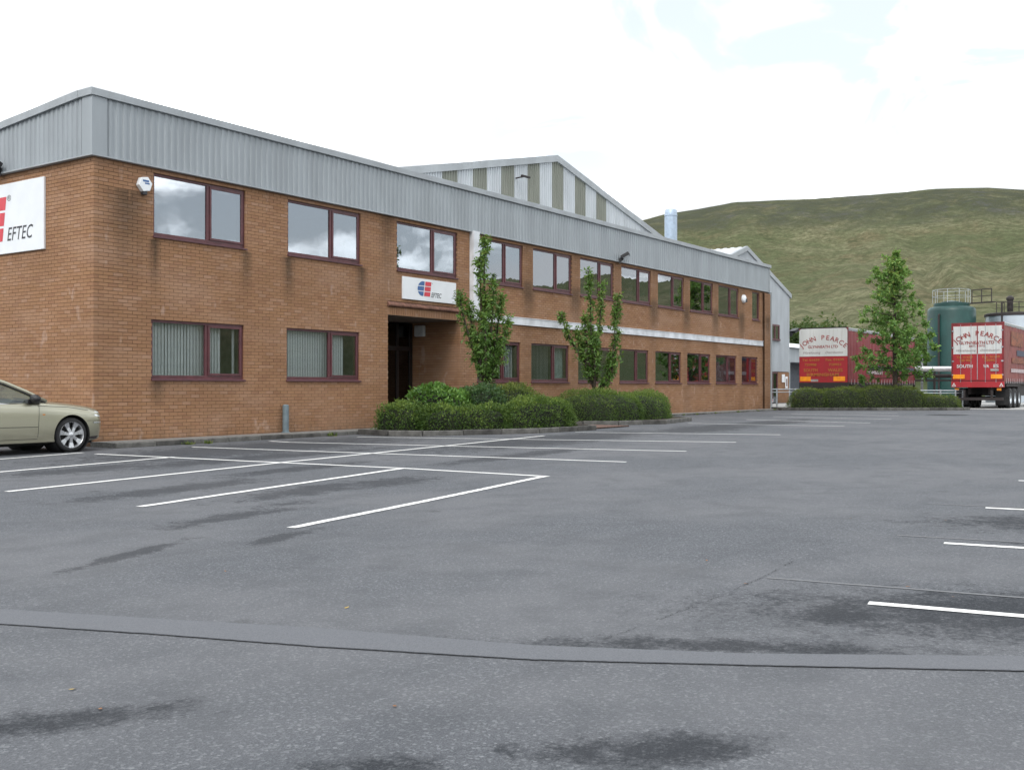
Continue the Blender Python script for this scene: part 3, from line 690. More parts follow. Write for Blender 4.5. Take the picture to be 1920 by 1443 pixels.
for p, q, a, b in singles:
    o = bpy.data.objects.new('brick', brick_mesh(q - p)); C.objects.link(o); o.parent = wall
    o.location = (p, random.uniform(-.0015, .0015), a + random.uniform(-.001, .001)); o.rotation_euler = (0, random.uniform(-.004, .004), random.uniform(-.005, .005))
def bulk(bricks, fn):
    """many bricks as one mesh: front and four edges each; fn maps (u, depth, z)"""
    V, F, A = [], [], []
    for p, q, a, b in bricks:
        i = len(V); j = [random.uniform(-.0016, .0016) for _ in range(4)]
        V += [fn(p, j[0], a), fn(q, j[1], a), fn(q, j[2], b), fn(p, j[3], b), fn(p, .1, a), fn(q, .1, a), fn(q, .1, b), fn(p, .1, b)]
        F += [(i, i + 1, i + 2, i + 3), (i, i + 4, i + 5, i + 1), (i + 1, i + 5, i + 6, i + 2), (i + 2, i + 6, i + 7, i + 3), (i + 3, i + 7, i + 4, i)]
        A += [random.random()] * 5
    return np_mesh('brickwork', np.array(V), np.array(F), A)
tag(link('brickwork', bulk([f for f in front if f not in sset], lambda u, d, z: (u, d, z)), 'brick', wall), kind='stuff')
tag(link('brickwork', bulk(side, lambda u, d, z: (d, u, z)), 'brick', wall_side), kind='stuff')
pr = list(courses(.11, 1.9, .075, 3.15, [])); 
m1 = bulk(pr, lambda u, d, z: (ENT[1] + d, u, z)); tag(link('brickwork', m1, 'brick', wall_porch), kind='stuff')
m1 = bulk(pr, lambda u, d, z: (ENT[0] - d, u, z)); tag(link('brickwork', m1, 'brick', wall_porch2), kind='stuff')
# corner pier at the far end, a touch proud
pier = MB().box(35.72, 36.46, -.105, .0, 0, 5.72).build('pier', 'mortar', office)
V = bulk([f for f in courses(35.72, 36.46, .075, 5.72, [])], lambda u, d, z: (u, -.112 + d * .8, z)); tag(link('brickwork', V, 'brick', pier), kind='stuff')
# soldier course over the entrance: bricks stood on end
sold = [(ENT[0] - .02 + k * .075, ENT[0] - .02 + k * .075 + .065, 3.15, 3.365) for k in range(43)]
lint = MB().box(ENT[0] - .018, ENT[1] + .058, .02, .24, 3.152, 3.505).build('lintel', 'mortar', office)
tag(link('brickwork', bulk(sold, lambda u, d, z: (u, d + .01, z)), 'brick', lint), kind='stuff')
mb = MB().prism([(-.07, 3.40), (-.07, 3.43), (.012, 3.51), (.012, 3.375), (-.05, 3.375)], 0, ENT[0] - .03, ENT[1] + .07); mb.build('ledge', 'ledge', office)
MB().box(ENT[0] + .003, ENT[1] - .003, .02, 2.05, 3.142, 3.149).build('soffit', 'soffit', office)
MB().box(ENT[0] + .002, ENT[1] - .002, -.02, 1.95, .02, .14).build('porch_floor', 'paving', office)
# entrance doors at the back of the porch
door = MB()
for x0, x1 in ((8.9, 9.0), (9.85, 9.95), (10.5, 10.6), (11.2, 11.3), (11.8, 11.92)): door.box(x0, x1, 1.80, 1.88, .14, 3.12)
door.box(9.0, 11.86, 1.802, 1.878, 2.3, 2.42).box(9.0, 11.86, 1.802, 1.878, .141, .32)
dr = door.build('door', 'darkdoor', office)
MB().box(9.0, 11.86, 1.83, 1.84, .3, 3.1).build('door_glass', 'doorglass', dr)
MB().bar((10.46, 1.76, .9), (10.46, 1.76, 1.5), .03).bar((10.46, 1.76, .95), (10.46, 1.8, .95), .02).bar((10.46, 1.76, 1.45), (10.46, 1.8, 1.45), .02).build('door_handle', 'galv', dr)
# rooms: floors, partitions, back walls
MB().box(.3, 8.5, .26, 5.0, 2.95, 3.1).build('floor_slab', 'room', office); MB().box(12.2, LEN - .3, .26, 5.0, 2.95, 3.1).build('floor_slab', 'room', office); MB().box(8.52, 12.18, .26, 5.0, 3.155, 3.25).build('floor_slab', 'room', office)
MB().box(.3, 8.5, .26, 5.0, .1, .2).build('floor_slab', 'room', office); MB().box(12.3, LEN - .3, .26, 5.0, .1, .2).build('floor_slab', 'room', office)
MB().box(.3, LEN - .3, .26, 5.0, 5.86, 5.94).build('ceiling', 'room', office)
MB().box(.3, 8.6, 4.0, 4.1, .2, 2.95).box(12.3, LEN - .3, 4.0, 4.1, .2, 2.95).box(.3, LEN - .3, 4.0, 4.1, 3.1, 5.86).build('back_partition', 'room', office)
mb = MB()
for x in (4.5, 8.45, 12.35, 18.4, 24.3, 30.1): mb.box(x, x + .1, .27, 4.0, 3.1, 5.86); 
for x in (4.5, 8.45, 12.35, 18.3, 24.2, 29.9): mb.box(x, x + .1, .27, 4.0, .2, 2.95)
mb.build('partition', 'room', office)
for x in (14.0, 22.6, 28.4, 31.3):
    mb = MB().box(x - .7, x + .7, .7, 1.4, .9, .94)
    for sx in (-.66, .62): mb.box(x + sx, x + sx + .04, .72, 1.38, .2, .9)
    d = mb.build('desk', 'room', office); MB().box(x - .25, x + .2, .95, 1.0, 1.0, 1.32).box(x - .06, x, .96, 1.04, .94, 1.0).build('monitor', 'black', d)

def window(x0, x1, z0, z1, upper, idx, single=False, blinds=None):
    g = 'glass' if upper else ('glass_mirror' if idx >= 4 else 'glass_low')
    fw = .055; y0, y1 = .045, .115; mx_ = x0 + (x1 - x0) * .585
    mb = MB().box(x0, x0 + fw, y0, y1, z0 + .04, z1).box(x1 - fw, x1, y0, y1, z0 + .04, z1).box(x0 + fw, x1 - fw, y0 + .002, y1 - .002, z1 - fw, z1).box(x0 + fw, x1 - fw, y0 + .002, y1 - .002, z0 + .04, z0 + .105)
    if not single: mb.box(mx_ - .035, mx_ + .035, y0 + .004, y1 - .004, z0 + .105, z1 - fw)
    w = mb.build('window', 'maroon', office, bevel=.004)
    MB().prism([(-.045, z0 - .012), (-.045, z0 + .018), (.05, z0 + .042), (.05, z0 - .012)], 0, x0 - .02, x1 + .02).build('sill', 'sill', w)
    if not single:
        MB().box(x0 + fw, mx_ - .035, .078, .084, z0 + .105, z1 - fw).build('pane', g, w)
        a, b, c, d = mx_ + .037, x1 - fw - .002, z0 + .107, z1 - fw - .002
        sw = .05; s = MB().box(a, a + sw, .030, .075, c, d).box(b - sw, b, .030, .075, c, d).box(a + sw, b - sw, .032, .073, d - sw, d).box(a + sw, b - sw, .032, .073, c, c + sw).build('sash', 'maroon', w, bevel=.004)
        MB().box(a + sw, b - sw, .05, .056, c + sw, d - sw).build('pane', g, w)
    else:
        MB().box(x0 + fw, x1 - fw, .078, .084, z0 + .105, z1 - fw).build('pane', g, w)
    # what hangs behind the glass
    if blinds:
        ang, spans = blinds; sl = .089; mesh = MB().quad((-sl / 2, 0, 0), (sl / 2, 0, 0), (sl / 2, 0, z1 - z0 - .1), (-sl / 2, 0, z1 - z0 - .1)).mesh('blind_slat'); mesh.materials.append(M['blind'])
        for u0, u1 in spans:
            a, b = x0 + (x1 - x0) * u0, x0 + (x1 - x0) * u1; cnt = int((b - a) / .083)
            for k in range(cnt):
                o = bpy.data.objects.new('blind_slat', mesh); C.objects.link(o); o.parent = w; o.location = (a + (k + .5) * .083, .20, z0 + .06); o.rotation_euler = (0, 0, R(ang) + random.uniform(-.05, .05))
        MB().box(x0 + .03, x1 - .03, .17, .23, z1 - .05, z1 - .01).build('blind_rail', 'white', w)
    return w
def curtain(w, x0, x1, z0, z1):
    mb = MB(); n = 40
    for k in range(n + 1):
        x = x0 + (x1 - x0) * k / n; y = .24 + .028 * math.sin(k * 1.25) + .01 * math.sin(k * .6); mb.v += [(x, y, z0), (x, y, z1)]
    mb.f = [(2 * k, 2 * k + 2, 2 * k + 3, 2 * k + 1) for k in range(n)]; mb.build('curtain', 'curtain', w, smooth=True)
BL_U = {0: (8, [(.02, .98)])}
BL_L = {0: (12, [(.02, .80), (.92, .98)]), 1: (10, [(.02, .86)]), 2: (14, [(.6, .95)]), 3: (53, [(.02, .56)]), 4: (50, [(.02, .5)])}
for k, (a, b) in enumerate(UP):
    w = window(a, b, UZ[0], UZ[1], True, k, k == 10, BL_U.get(k))
    if 6 <= k <= 9: curtain(w, a + (b - a) * .62, b - .06, UZ[0] + .1, UZ[1] - .06)
    if k == 10: curtain(w, a + .3, b - .06, UZ[0] + .1, UZ[1] - .06)
    if k == 6: curtain(w, a + .9, a + 1.25, UZ[0] + .1, UZ[1] - .06)
for k, (a, b) in enumerate(LO):
    w = window(a, b, LZ[0], LZ[1], False, k, False, BL_L.get(k))
    if k == 3: curtain(w, a + (b - a) * .66, b - .1, LZ[0] + .1, LZ[1] - .06)
    if k == 8: curtain(w, a + .1, b - .2, LZ[0] + .1, LZ[1] - .06)
# white string band and post
MB().box(12.72, 35.66, -.06, .02, 3.17, 3.385).box(12.70, 35.68, -.075, .02, 3.386, 3.41).build('white_band', 'white_dirty', office, bevel=.004)
MB().box(12.40, 12.70, -.16, .02, 3.18, 5.82).build('white_post', 'white_dirty', office, bevel=.006)

# ribbed parapet sheets
def rib_profile(w, pitch=1 / 6, d=.032):
    pts = []; x = 0
    while x < w - 1e-6:
        for dx, y in ((0, 0), (.36 * pitch, 0), (.48 * pitch, -d), (.84 * pitch, -d), (.96 * pitch, 0)):
            if x + dx <= w + 1e-6: pts.append((x + dx, y))
        x += pitch
    pts.append((w, 0)); return pts
def rib_sheet(name, x0, w, zlo, zhi, mat, parent, fn, d=.022, pitch=1 / 6):
    mb = MB(); pts = rib_profile(w, pitch, d)
    for x, y in pts: mb.v += [fn(x0 + x, y, zlo(x0 + x)), fn(x0 + x, y, zhi(x0 + x))]
    mb.f = [(2 * k, 2 * k + 2, 2 * k + 3, 2 * k + 1) for k in range(len(pts) - 1)]
    m = mb.mesh(name); return link(name, m, mat, parent)
FY, SX = -.06, -.06
side_top = lambda y: ZT - .078 * max(y - .345, 0)
for k in range(36): rib_sheet('cladding_panel', .22 + k, 1.0 if k < 35 else 1.2, lambda x: ZB, lambda x: ZT - .06, 'clad', office, lambda x, y, z: (x, FY + y, z))
for k in range(6): rib_sheet('cladding_panel', .22 + k, 1.0, lambda x: ZB, lambda x: side_top(x) - .06, 'clad', office, lambda x, y, z: (SX + y, x, z))
rib_sheet('cladding_panel', 6.22, .8, lambda x: ZB, lambda x: side_top(x) - .06, 'clad', office, lambda x, y, z: (SX + y, x, z))
MB().box(SX - .038, .235, FY - .038, FY - .034, ZB, ZT - .05).box(SX - .038, SX - .034, FY - .0335, .235, ZB, ZT - .07).build('corner_flashing', 'clad', office)
MB().box(SX - .045, 36.5, FY - .045, .1, ZB - .03, ZB).build('drip_flashing', 'flash', office)
MB().box(SX - .045, .1, .101, DEP, ZB - .03, ZB).build('drip_flashing', 'flash', office)
MB().box(SX - .075, 36.54, FY - .075, .34, ZT - .13, ZT + .02).build('roof_flashing', 'flash', office, bevel=.008)
mb = MB(); y0, y1 = .345, DEP
mb.v = [(SX - .075, y0, side_top(y0) - .13), (SX - .075, y1, side_top(y1) - .13), (SX - .075, y1, side_top(y1) + .02), (SX - .075, y0, side_top(y0) + .02), (.3, y0, side_top(y0) - .13), (.3, y1, side_top(y1) - .13), (.3, y1, side_top(y1) + .02), (.3, y0, side_top(y0) + .02)]
mb.f = [(0, 1, 2, 3), (4, 7, 6, 5), (3, 2, 6, 7), (0, 4, 5, 1), (0, 3, 7, 4), (1, 5, 6, 2)]; mb.build('roof_flashing', 'flash', office)
mb = MB().quad((0, .0, ZT - .2), (36.4, 0, ZT - .2), (36.4, DEP, ZT - .72), (0, DEP, ZT - .72)); mb.build('roof', 'roofsheet', office)
MB().box(36.42, 36.5, FY - .02, DEP, ZB - .2, ZT - .02).build('end_flashing', 'flash', office)
MB().bar((36.56, -.12, 0), (36.56, -.12, 5.8), .07).build('downpipe', 'flash', office)
# porch alarm sounder on the inside wall
MB().box(11.78, 11.92, 1.28, 1.62, 2.72, 3.05).build('sounder', 'white_dirty', office, bevel=.03)
# lettered signs
def logo(mb_b, mb_r, w, h, fn, shear=.16):
    """three stripes: blue left side rounded like a D, red right side slanted"""
    gap = .055 * h; rh = (h - 2 * gap) / 3; split0, split1 = .47 * w, .53 * w
    def left(y):
        t = abs(y / h - .5) * 2; return .52 * w * (1 - math.sqrt(max(0, 1 - (t * .93) ** 2.2)))
    for k in range(3):
        a, b = k * (rh + gap), k * (rh + gap) + rh; ys_ = [a + (b - a) * i / 8 for i in range(9)]
        sh = lambda y: shear * y
        mb_b.poly([fn(left(y) + sh(y) * .6, y) for y in ys_[::-1]] + [fn(split0 + sh(a), a), fn(split0 + sh(b), b)])
        mb_r.poly([fn(split1 + sh(a), a), fn(w + sh(a), a), fn(w + sh(b), b), fn(split1 + sh(b), b)])
sg = thing('company_sign', 'white sign with blue and red striped logo over the office entrance', 'sign', (9.33, 0, 3.61))
MB().box(0, 2.36, -.045, -.005, 0, .61).build('board', 'white', sg, bevel=.004)
fn = lambda x, y: (x, -.049, y)
a, b = MB(), MB(); logo(a, b, .56, .41, lambda x, y: fn(.60 + x, .13 + y)); a.build('logo', 'blue_logo', sg); b.build('logo', 'red_logo', sg)
t = MB(); text_fit(t, 'EFTEC', 1.22, 1.68, .12, .13, fn, .012, .25); t.build('lettering', 'ink', sg); t = MB(); text_fit(t, '®', 1.25, 1.29, .49, .03, fn); t.build('trade_mark', 'ink', sg)
sg = thing('company_sign', 'large white sign with red striped logo on the left end wall', 'sign', (0, 1.66, 4.07))
MB().box(-.05, -.005, 0, 4.0, 0, 1.5).build('board', 'white', sg, bevel=.006)
fn = lambda x, y: (-.054, -x, y)          # x runs to the right as one faces the sign
a, b = MB(), MB(); logo(a, b, 1.42, .95, lambda x, y: fn(-2.98 + x, .27 + y)); a.build('logo', 'blue_logo', sg); b.build('logo', 'red_logo', sg)
t = MB(); text_fit(t, 'EFTEC', -1.37, -.39, .27, .28, fn, .004, .25, 1.05); t.build('lettering', 'ink', sg); t = MB(); text_fit(t, '®', -1.38, -1.23, 1.12, .12, fn); t.build('trade_mark', 'ink', sg)
# hexagon alarm boxes and lamps
def hexbox(name, label, x, z, r, grp):
    o = thing(name, label, 'alarm box', (x, 0, z)); pts = [(r * math.sin(k * math.pi / 3 + .35) * 1.0, r * math.cos(k * math.pi / 3 + .35)) for k in range(6)]
    MB().prism(pts, 1, -.115, -.004).build('cover', 'white', o, bevel=.012)
    MB().box(-.05, .05, -.10, -.01, -r - .05, -r * .8).build('strobe', 'ink', o, bevel=.01)
    t = MB().box(-.07, .075, -.118, -.1155, .045, .085).box(-.02, .09, -.118, -.1155, .0, .03); t.build('print', 'blue_logo', o)
    return o
hexbox('alarm_box', 'white six-sided alarm box beside the leftmost upper window', 1.13, 5.40, .165, None)
o = thing('alarm_bell', 'small white round alarm bell near the narrow far window', 'alarm box', (33.3, 0, 5.27)); MB().lathe([(0, -.14), (.1, -.135), (.17, -.10), (.19, -.03), (.19, -.004), (0, -.004)], axis='Y', n=20).build('cover', 'white', o, smooth='auto'); MB().box(.02, .12, -.17, -.12, -.16, .0).build('strobe', 'ink', o)
def flood(label, loc, yaw, s=1.0):
    o = thing('floodlight', label, 'floodlight', loc, yaw)
    m = MB().box(-.26 * s, .26 * s, -.36 * s, .0, -.07 * s, .07 * s); h = m.build('housing', 'black', o, bevel=.02 * s); h.location = (0, -.06 * s, .10 * s); h.rotation_euler = (R(-28), 0, 0)
    g = MB().box(-.23 * s, .23 * s, -.33 * s, -.03 * s, -.078 * s, -.071 * s).build('lens', 'lamp_glass', h)
    MB().bar((0, 0, -.05 * s), (0, -.14 * s, .06 * s), .06 * s).box(-.08 * s, .08 * s, -.015, .02, -.14 * s, .08 * s).build('bracket', 'black', o); return o
flood('black floodlight on the parapet edge above the upper windows', (21.4, -.11, 5.85), R(25), .9)
flood('black floodlight above the large sign at the left frame edge', (-.11, 3.25, 5.86), R(-90), .8)
# grey post by the wall
o = thing('wall_post', 'grey steel post standing on the pavement against the brick wall', 'post', (5.0, -.12, pz(5)))
MB().lathe([(.075, 0), (.075, .64), (.055, .665), (0, .67)], n=20).build('tube', 'bollard', o, smooth='auto'); MB().lathe([(.1, 0), (.1, .015), (.075, .02)], n=20).build('foot', 'bollard', o)

# ------------------------------------------------------------------ works sheds behind
def shed(name, label, x0, x1, xr, y0, y1, ze, zr, clad, stripes=(), first=0.0, zbase=0.0, panel=1.01):
    o = thing(name, label, 'building', (0, y0 + .02, 0))
    top = lambda x: ze + (zr - ze) * (x - x0) / (xr - x0) if x < xr else zr - (zr - ze) * (x - xr) / (x1 - xr)
    x = x0; k = 0; edges = [x0]
    f = first
    while f < x1 - .05:
        if f > x0 + .05: edges.append(f)
        f += panel
    edges.append(x1)
    edges = sorted(set(edges))
    for a, b in zip(edges[:-1], edges[1:]):
        st = any(abs((a + b) / 2 - s) < .3 for s in stripes)
        mb = MB(); pts = rib_profile(b - a, (b - a) / max(1, round((b - a) / .17)), .035)
        if a < xr < b: pts = sorted(pts + [(xr - a, pts[min(range(len(pts)), key=lambda q: abs(pts[q][0] - (xr - a)))][1])])
        off = .012 if st else 0
        for px, py in pts: mb.v += [(a + px, py + off, zbase), (a + px, py + off, top(a + px) - .05)]
        mb.f = [(2 * q, 2 * q + 2, 2 * q + 3, 2 * q + 1) for q in range(len(pts) - 1)]
        link('translucent_panel' if st else 'cladding_panel', mb.mesh('p'), 'rooflight' if st else clad, o)
    h = .3
    for (a, za), (b, zb) in (((x0 - .25, ze - .06), (xr, zr)), ((xr, zr), (x1 + .25, ze - .06))):
        mb = MB(); mb.v = [(a, -.10, za - h + .06), (b, -.10, zb - h + .06), (b, -.10, zb + .06), (a, -.10, za + .06), (a, .1, za - h + .06), (b, .1, zb - h + .06), (b, .1, zb + .06), (a, .1, za + .06)]
        mb.f = [(0, 1, 2, 3), (4, 7, 6, 5), (3, 2, 6, 7), (0, 4, 5, 1), (0, 3, 7, 4), (1, 5, 6, 2)]; mb.build('verge_flashing', 'flash', o)
        # roof slope in ribbed sheets running down the slope
        mb = MB(); L = y1 - y0; pts = rib_profile(L - .1, .5 if L > 20 else .33, .04); 
        for py, pd in pts: mb.v += [(a, py + .11, za - pd), (b, py + .11, zb - pd)]
        mb.f = [(2 * q, 2 * q + 2, 2 * q + 3, 2 * q + 1) for q in range(len(pts) - 1)]; mb.build('roof', 'roofsheet', o)
    MB().box(x0, x0 + .05, .06, y1 - y0, zbase, ze).box(x1 - .05, x1, .06, y1 - y0, zbase, ze).build('wall', clad, o)
    MB().box(x0, x1, y1 - y0, y1 - y0 + .1, zbase, ze).build('wall', clad, o)
    return o
big = shed('factory_shed', 'large pale metal shed with striped gable rising behind the office', 17.6, 39.2, 28.55, DEP + .15, 46, 9.42, 11.86, 'gable', [20.59 + 2.02 * k for k in range(7)], 18.07)
o = thing('gable_light', 'small lamp bracket on the striped shed gable', 'lamp', (25.2, DEP + .13, 10.3)); MB().bar((0, 0, 0), (0, -.5, .03), .05).build('arm', 'chassis', o); MB().box(-.30, .30, -.58, -.46, -.02, .05).build('head', 'chassis', o, bevel=.01)
o = thing('exhaust_stack', 'pale blue steel exhaust stack beyond the shed roof', 'chimney', (42.2, 8.0, 0)); MB().lathe([(.36, 0), (.36, 10.95), (.345, 10.96), (.345, 11.0), (.37, 11.01), (.37, 11.1), (.35, 11.12), (.34, 11.32), (.30, 11.38), (.28, 11.38), (.28, 10.5)], n=28).build('pipe', 'chim', o, smooth='auto')
MB().lathe([(.375, 9.2), (.39, 9.2), (.39, 9.26), (.375, 9.26)], n=28).lathe([(.375, 7.4), (.39, 7.4), (.39, 7.46), (.375, 7.46)], n=28).build('band', 'galv', o)
s2 = shed('end_shed', 'pale metal gabled shed standing beyond the brick office end', 43.6, 59.25, 51.4, DEP + .15, 30, 7.76, 10.2, 'clad2', (), 44.0, 2.28, 1.0)
mb = MB(); mb.box(43.6, 55.3, .03, .3, 0, 2.32).box(57.1, 59.2, .03, .3, 0, 2.32).build('plinth', 'mortar', s2)
pl = list(courses(43.6, 55.3, .075, 2.25, [])) + list(courses(57.1, 59.2, .075, 2.25, []))
tag(link('brickwork', bulk(pl, lambda u, d, z: (u, d * .3, z)), 'brick', s2), kind='stuff')
w = MB().box(55.43, 55.55, -.10, .02, 4.5, 5.47).box(57.0, 57.13, -.10, .02, 4.5, 5.47).box(55.55, 57.0, -.10, .02, 5.36, 5.47).box(56.2, 56.34, -.10, .02, 4.5, 5.36).build('window', 'maroon', s2)
MB().box(55.4, 57.17, -.14, .02, 4.38, 4.5).build('sill', 'sill', w); MB().box(55.55, 56.2, -.06, -.05, 4.5, 5.36).build('pane', 'glass', w); MB().box(56.34, 57.0, -.06, -.05, 4.5, 5.36).build('pane', 'glass', w)
MB().box(55.5, 57.05, .02, .05, 4.4, 5.4).build('window_backing', 'room', s2)
d = MB().box(55.35, 55.47, .02, .12, .1, 2.26).box(56.95, 57.07, .02, .12, .1, 2.26).box(55.47, 56.95, .02, .12, 2.14, 2.26).box(56.16, 56.24, .03, .1, .1, 2.14).build('door', 'maroon', s2); MB().box(55.47, 56.95, .06, .07, .1, 2.14).build('door_glass', 'doorglass', d)
MB().box(43.6, 59.2, .32, 1.4, .0, .1).build('threshold', 'concrete', s2)
for k, (x, z, w_, h_) in enumerate([(57.7, 1.55, .5, .55), (58.35, 1.15, .42, .8)]):
    o = thing('notice_board', ['small white notice board beside the far shed door', 'tall white notice board at the far shed corner'][k], 'notice', (x, DEP + .15, z)); MB().box(0, w_, -.05, -.01, 0, h_).build('board', 'white', o, bevel=.005)
    if k: MB().box(.08, w_ - .08, -.053, -.0505, .12, h_ - .15).build('print', 'greyink', o)
flood('dark floodlight on the corner of the far shed', (59.3, 7.05, 4.95), R(60), 1.3)
# low white-roofed building further back
low = thing('low_store', 'low store with white roof between the far shed and the trailer', 'building', (0, 0, 0))
mb = MB(); mb.prism([(11.0, 4.45), (11.0, 3.25), (22, 3.25), (22, 5.4), (16.5, 5.3)], 0, 64, 92); mb.build('wall', 'clad2', low)
mb = MB(); mb.quad((63.6, 10.7, 4.42), (92.4, 10.7, 4.42), (92.4, 16.5, 5.42), (63.6, 16.5, 5.42)); mb.quad((63.6, 16.5, 5.42), (92.4, 16.5, 5.42), (92.4, 22.3, 5.0), (63.6, 22.3, 5.0)); mb.build('roof', 'white', low)
MB().box(64, 92, 12.4, 22, 0, 3.24).build('back_wall', 'greypaint', low)
mb = MB()
for x in (64.2, 70, 76, 82, 88, 91.6): mb.box(x, x + .25, 11.05, 11.3, 0, 3.25)
mb.build('column', 'galv', low)

# ------------------------------------------------------------------ tanks, pipes and rails
tk = thing('green_tank', 'tall dark green storage tank with railed top', 'tank', (67.28, -1.9, .12))
MB().lathe([(1.62, 0), (1.62, 6.5), (1.58, 6.68), (1.45, 6.8), (1.2, 6.86), (1.2, 7.08), (1.18, 7.1), (.7, 7.12), (.68, 7.2), (0, 7.32)], n=48).build('shell', 'tank_green', tk, smooth='auto')
mb = MB(); c0 = (-1.35, .3, 7.1); rail = []
def rails(mb, pts, z0, h, w=.05, mid=True):
    for a, b in zip(pts[:-1], pts[1:]):
        mb.bar((a[0], a[1], z0 + h), (b[0], b[1], z0 + h), w)
        if mid: mb.bar((a[0], a[1], z0 + h * .5), (b[0], b[1], z0 + h * .5), w * .8)
    for p in pts: mb.bar((p[0], p[1], z0), (p[0], p[1], z0 + h), w)
ring = [(1.25 * math.cos(t), 1.25 * math.sin(t)) for t in [2 * math.pi * k / 10 for k in range(11)]]
rails(mb, ring, 7.1, .95, .026); mb.build('railing', 'galv', tk)
mb = MB(); rails(mb, [(.9, -1.2), (.6, -1.9), (.35, -2.6)], 7.1, .95, .06); mb.bar((.9, -1.0, 7.1), (.3, -2.8, 7.1), .5, .06); mb.build('walkway', 'chassis', tk)
MB().tube([(-1.64, .5, 0), (-1.64, .5, 6.2), (-1.4, .45, 6.3)], .07, 8).tube([(-.6, -1.66, 4.8), (-.6, -1.95, 4.8), (-.6, -1.95, 0)], .055, 8).build('pipe', 'chassis', tk)
tk = thing('silver_tank', 'silver sheet-clad tank with black rim behind the nearer trailer', 'tank', (69.3, -5.75, .12))
MB().lathe([(1.95, 0), (1.95, 6.1)], n=48).build('shell', 'tank_silver', tk, smooth='auto')
MB().lathe([(1.97, 6.1), (2.03, 6.12), (2.03, 6.28), (1.9, 6.34), (0, 6.42)], n=48).build('rim', 'chassis', tk, smooth='auto')
mb = MB().lathe([(.0, 6.4), (.2, 6.4), (.2, 7.2), (.26, 7.22), (.26, 7.36), (.12, 7.5), (0, 7.52)], (-1.4, .1, 0), n=16).lathe([(0, 6.4), (.13, 6.4), (.13, 7.0), (.17, 7.02), (.17, 7.15), (0, 7.2)], (-.9, -1.2, 0), n=14); mb.build('vent', 'chassis', tk, smooth='auto')
mb = MB(); rails(mb, [(-1.85, .9), (-1.9, .4), (-1.6, -.5), (-1.2, -1.2), (-.6, -1.7), (.2, -1.9)], 6.3, .75, .05); mb.tube([(-1.9, .55, 0), (-1.9, .55, 7.0), (-1.5, .5, 7.05)], .06, 8); mb.build('railing', 'chassis', tk)
pb = thing('pipe_bridge', 'silver lagged pipe on posts between hedge and green tank', 'pipe', (0, 0, .12))
MB().tube([(52.6, .2, 2.2), (56.6, -5.9, 2.2)], .16, 12).lathe([(.2, -.06), (.2, .06)], (54.4, -2.55, 2.2), 'X', 12).build('lagged_pipe', 'pipe', pb, smooth='auto')
mb = MB().tube([(52.7, .3, 1.78), (56.7, -5.8, 1.78)], .12, 8).bar((52.6, .3, 1.5), (56.6, -5.8, 1.5), .12, .1)
for t in (.1, .45, .62, .8): mb.bar((52.6 + 4 * t, .3 - 6.1 * t, 0), (52.6 + 4 * t, .3 - 6.1 * t, 2.05), .12)
mb.build('rack', 'chassis', pb)
mb = MB()
for t, h in ((.30, 3.4), (.36, 3.9), (.56, 3.2)): mb.tube([(53.4 + 4 * t, .8 - 6.1 * t, 0), (53.4 + 4 * t, .8 - 6.1 * t, h)], .07, 8)
mb.build('riser', 'galv', pb)
def guard(name, label, pts, z0, h, extra=None):
    o = thing(name, label, 'railing', (0, 0, z0)); mb = MB()
    for a, b in zip(pts[:-1], pts[1:]): mb.tube([(a[0], a[1], h), (b[0], b[1], h)], .028, 8)
    mb.build('top_rail', 'galv', o); mb = MB()
    for a, b in zip(pts[:-1], pts[1:]): mb.tube([(a[0], a[1], h * .86), (b[0], b[1], h * .86)], .022, 8); 
    mb.build('lower_rail', 'galv', o)
    for p in pts: MB().tube([(p[0], p[1], 0), (p[0], p[1], h + .05)], .04, 8).build('post', 'galv', o)
    return o
guard('guard_railing', 'galvanised guard railing beside the brick office end', [(36.75, .35), (37.35, -.1), (38.2, -.75), (39.1, -1.4)], .12, .98)
guard('guard_railing', 'short galvanised railing at the right end of the yard hedge', [(42.9, -5.2), (43.6, -6.35), (44.4, -6.9), (45.6, -7.0)], .12, .92)
o = thing('safety_notice', 'small red and white notice on the guard railing', 'notice', (36.86, .22, .55)); o.rotation_euler = (0, 0, R(-38)); MB().box(0, .32, -.06, -.045, -.08, .08).build('plate', 'white', o); MB().box(.03, .29, -.064, -.061, -.02, .05).build('print', 'red_logo', o)

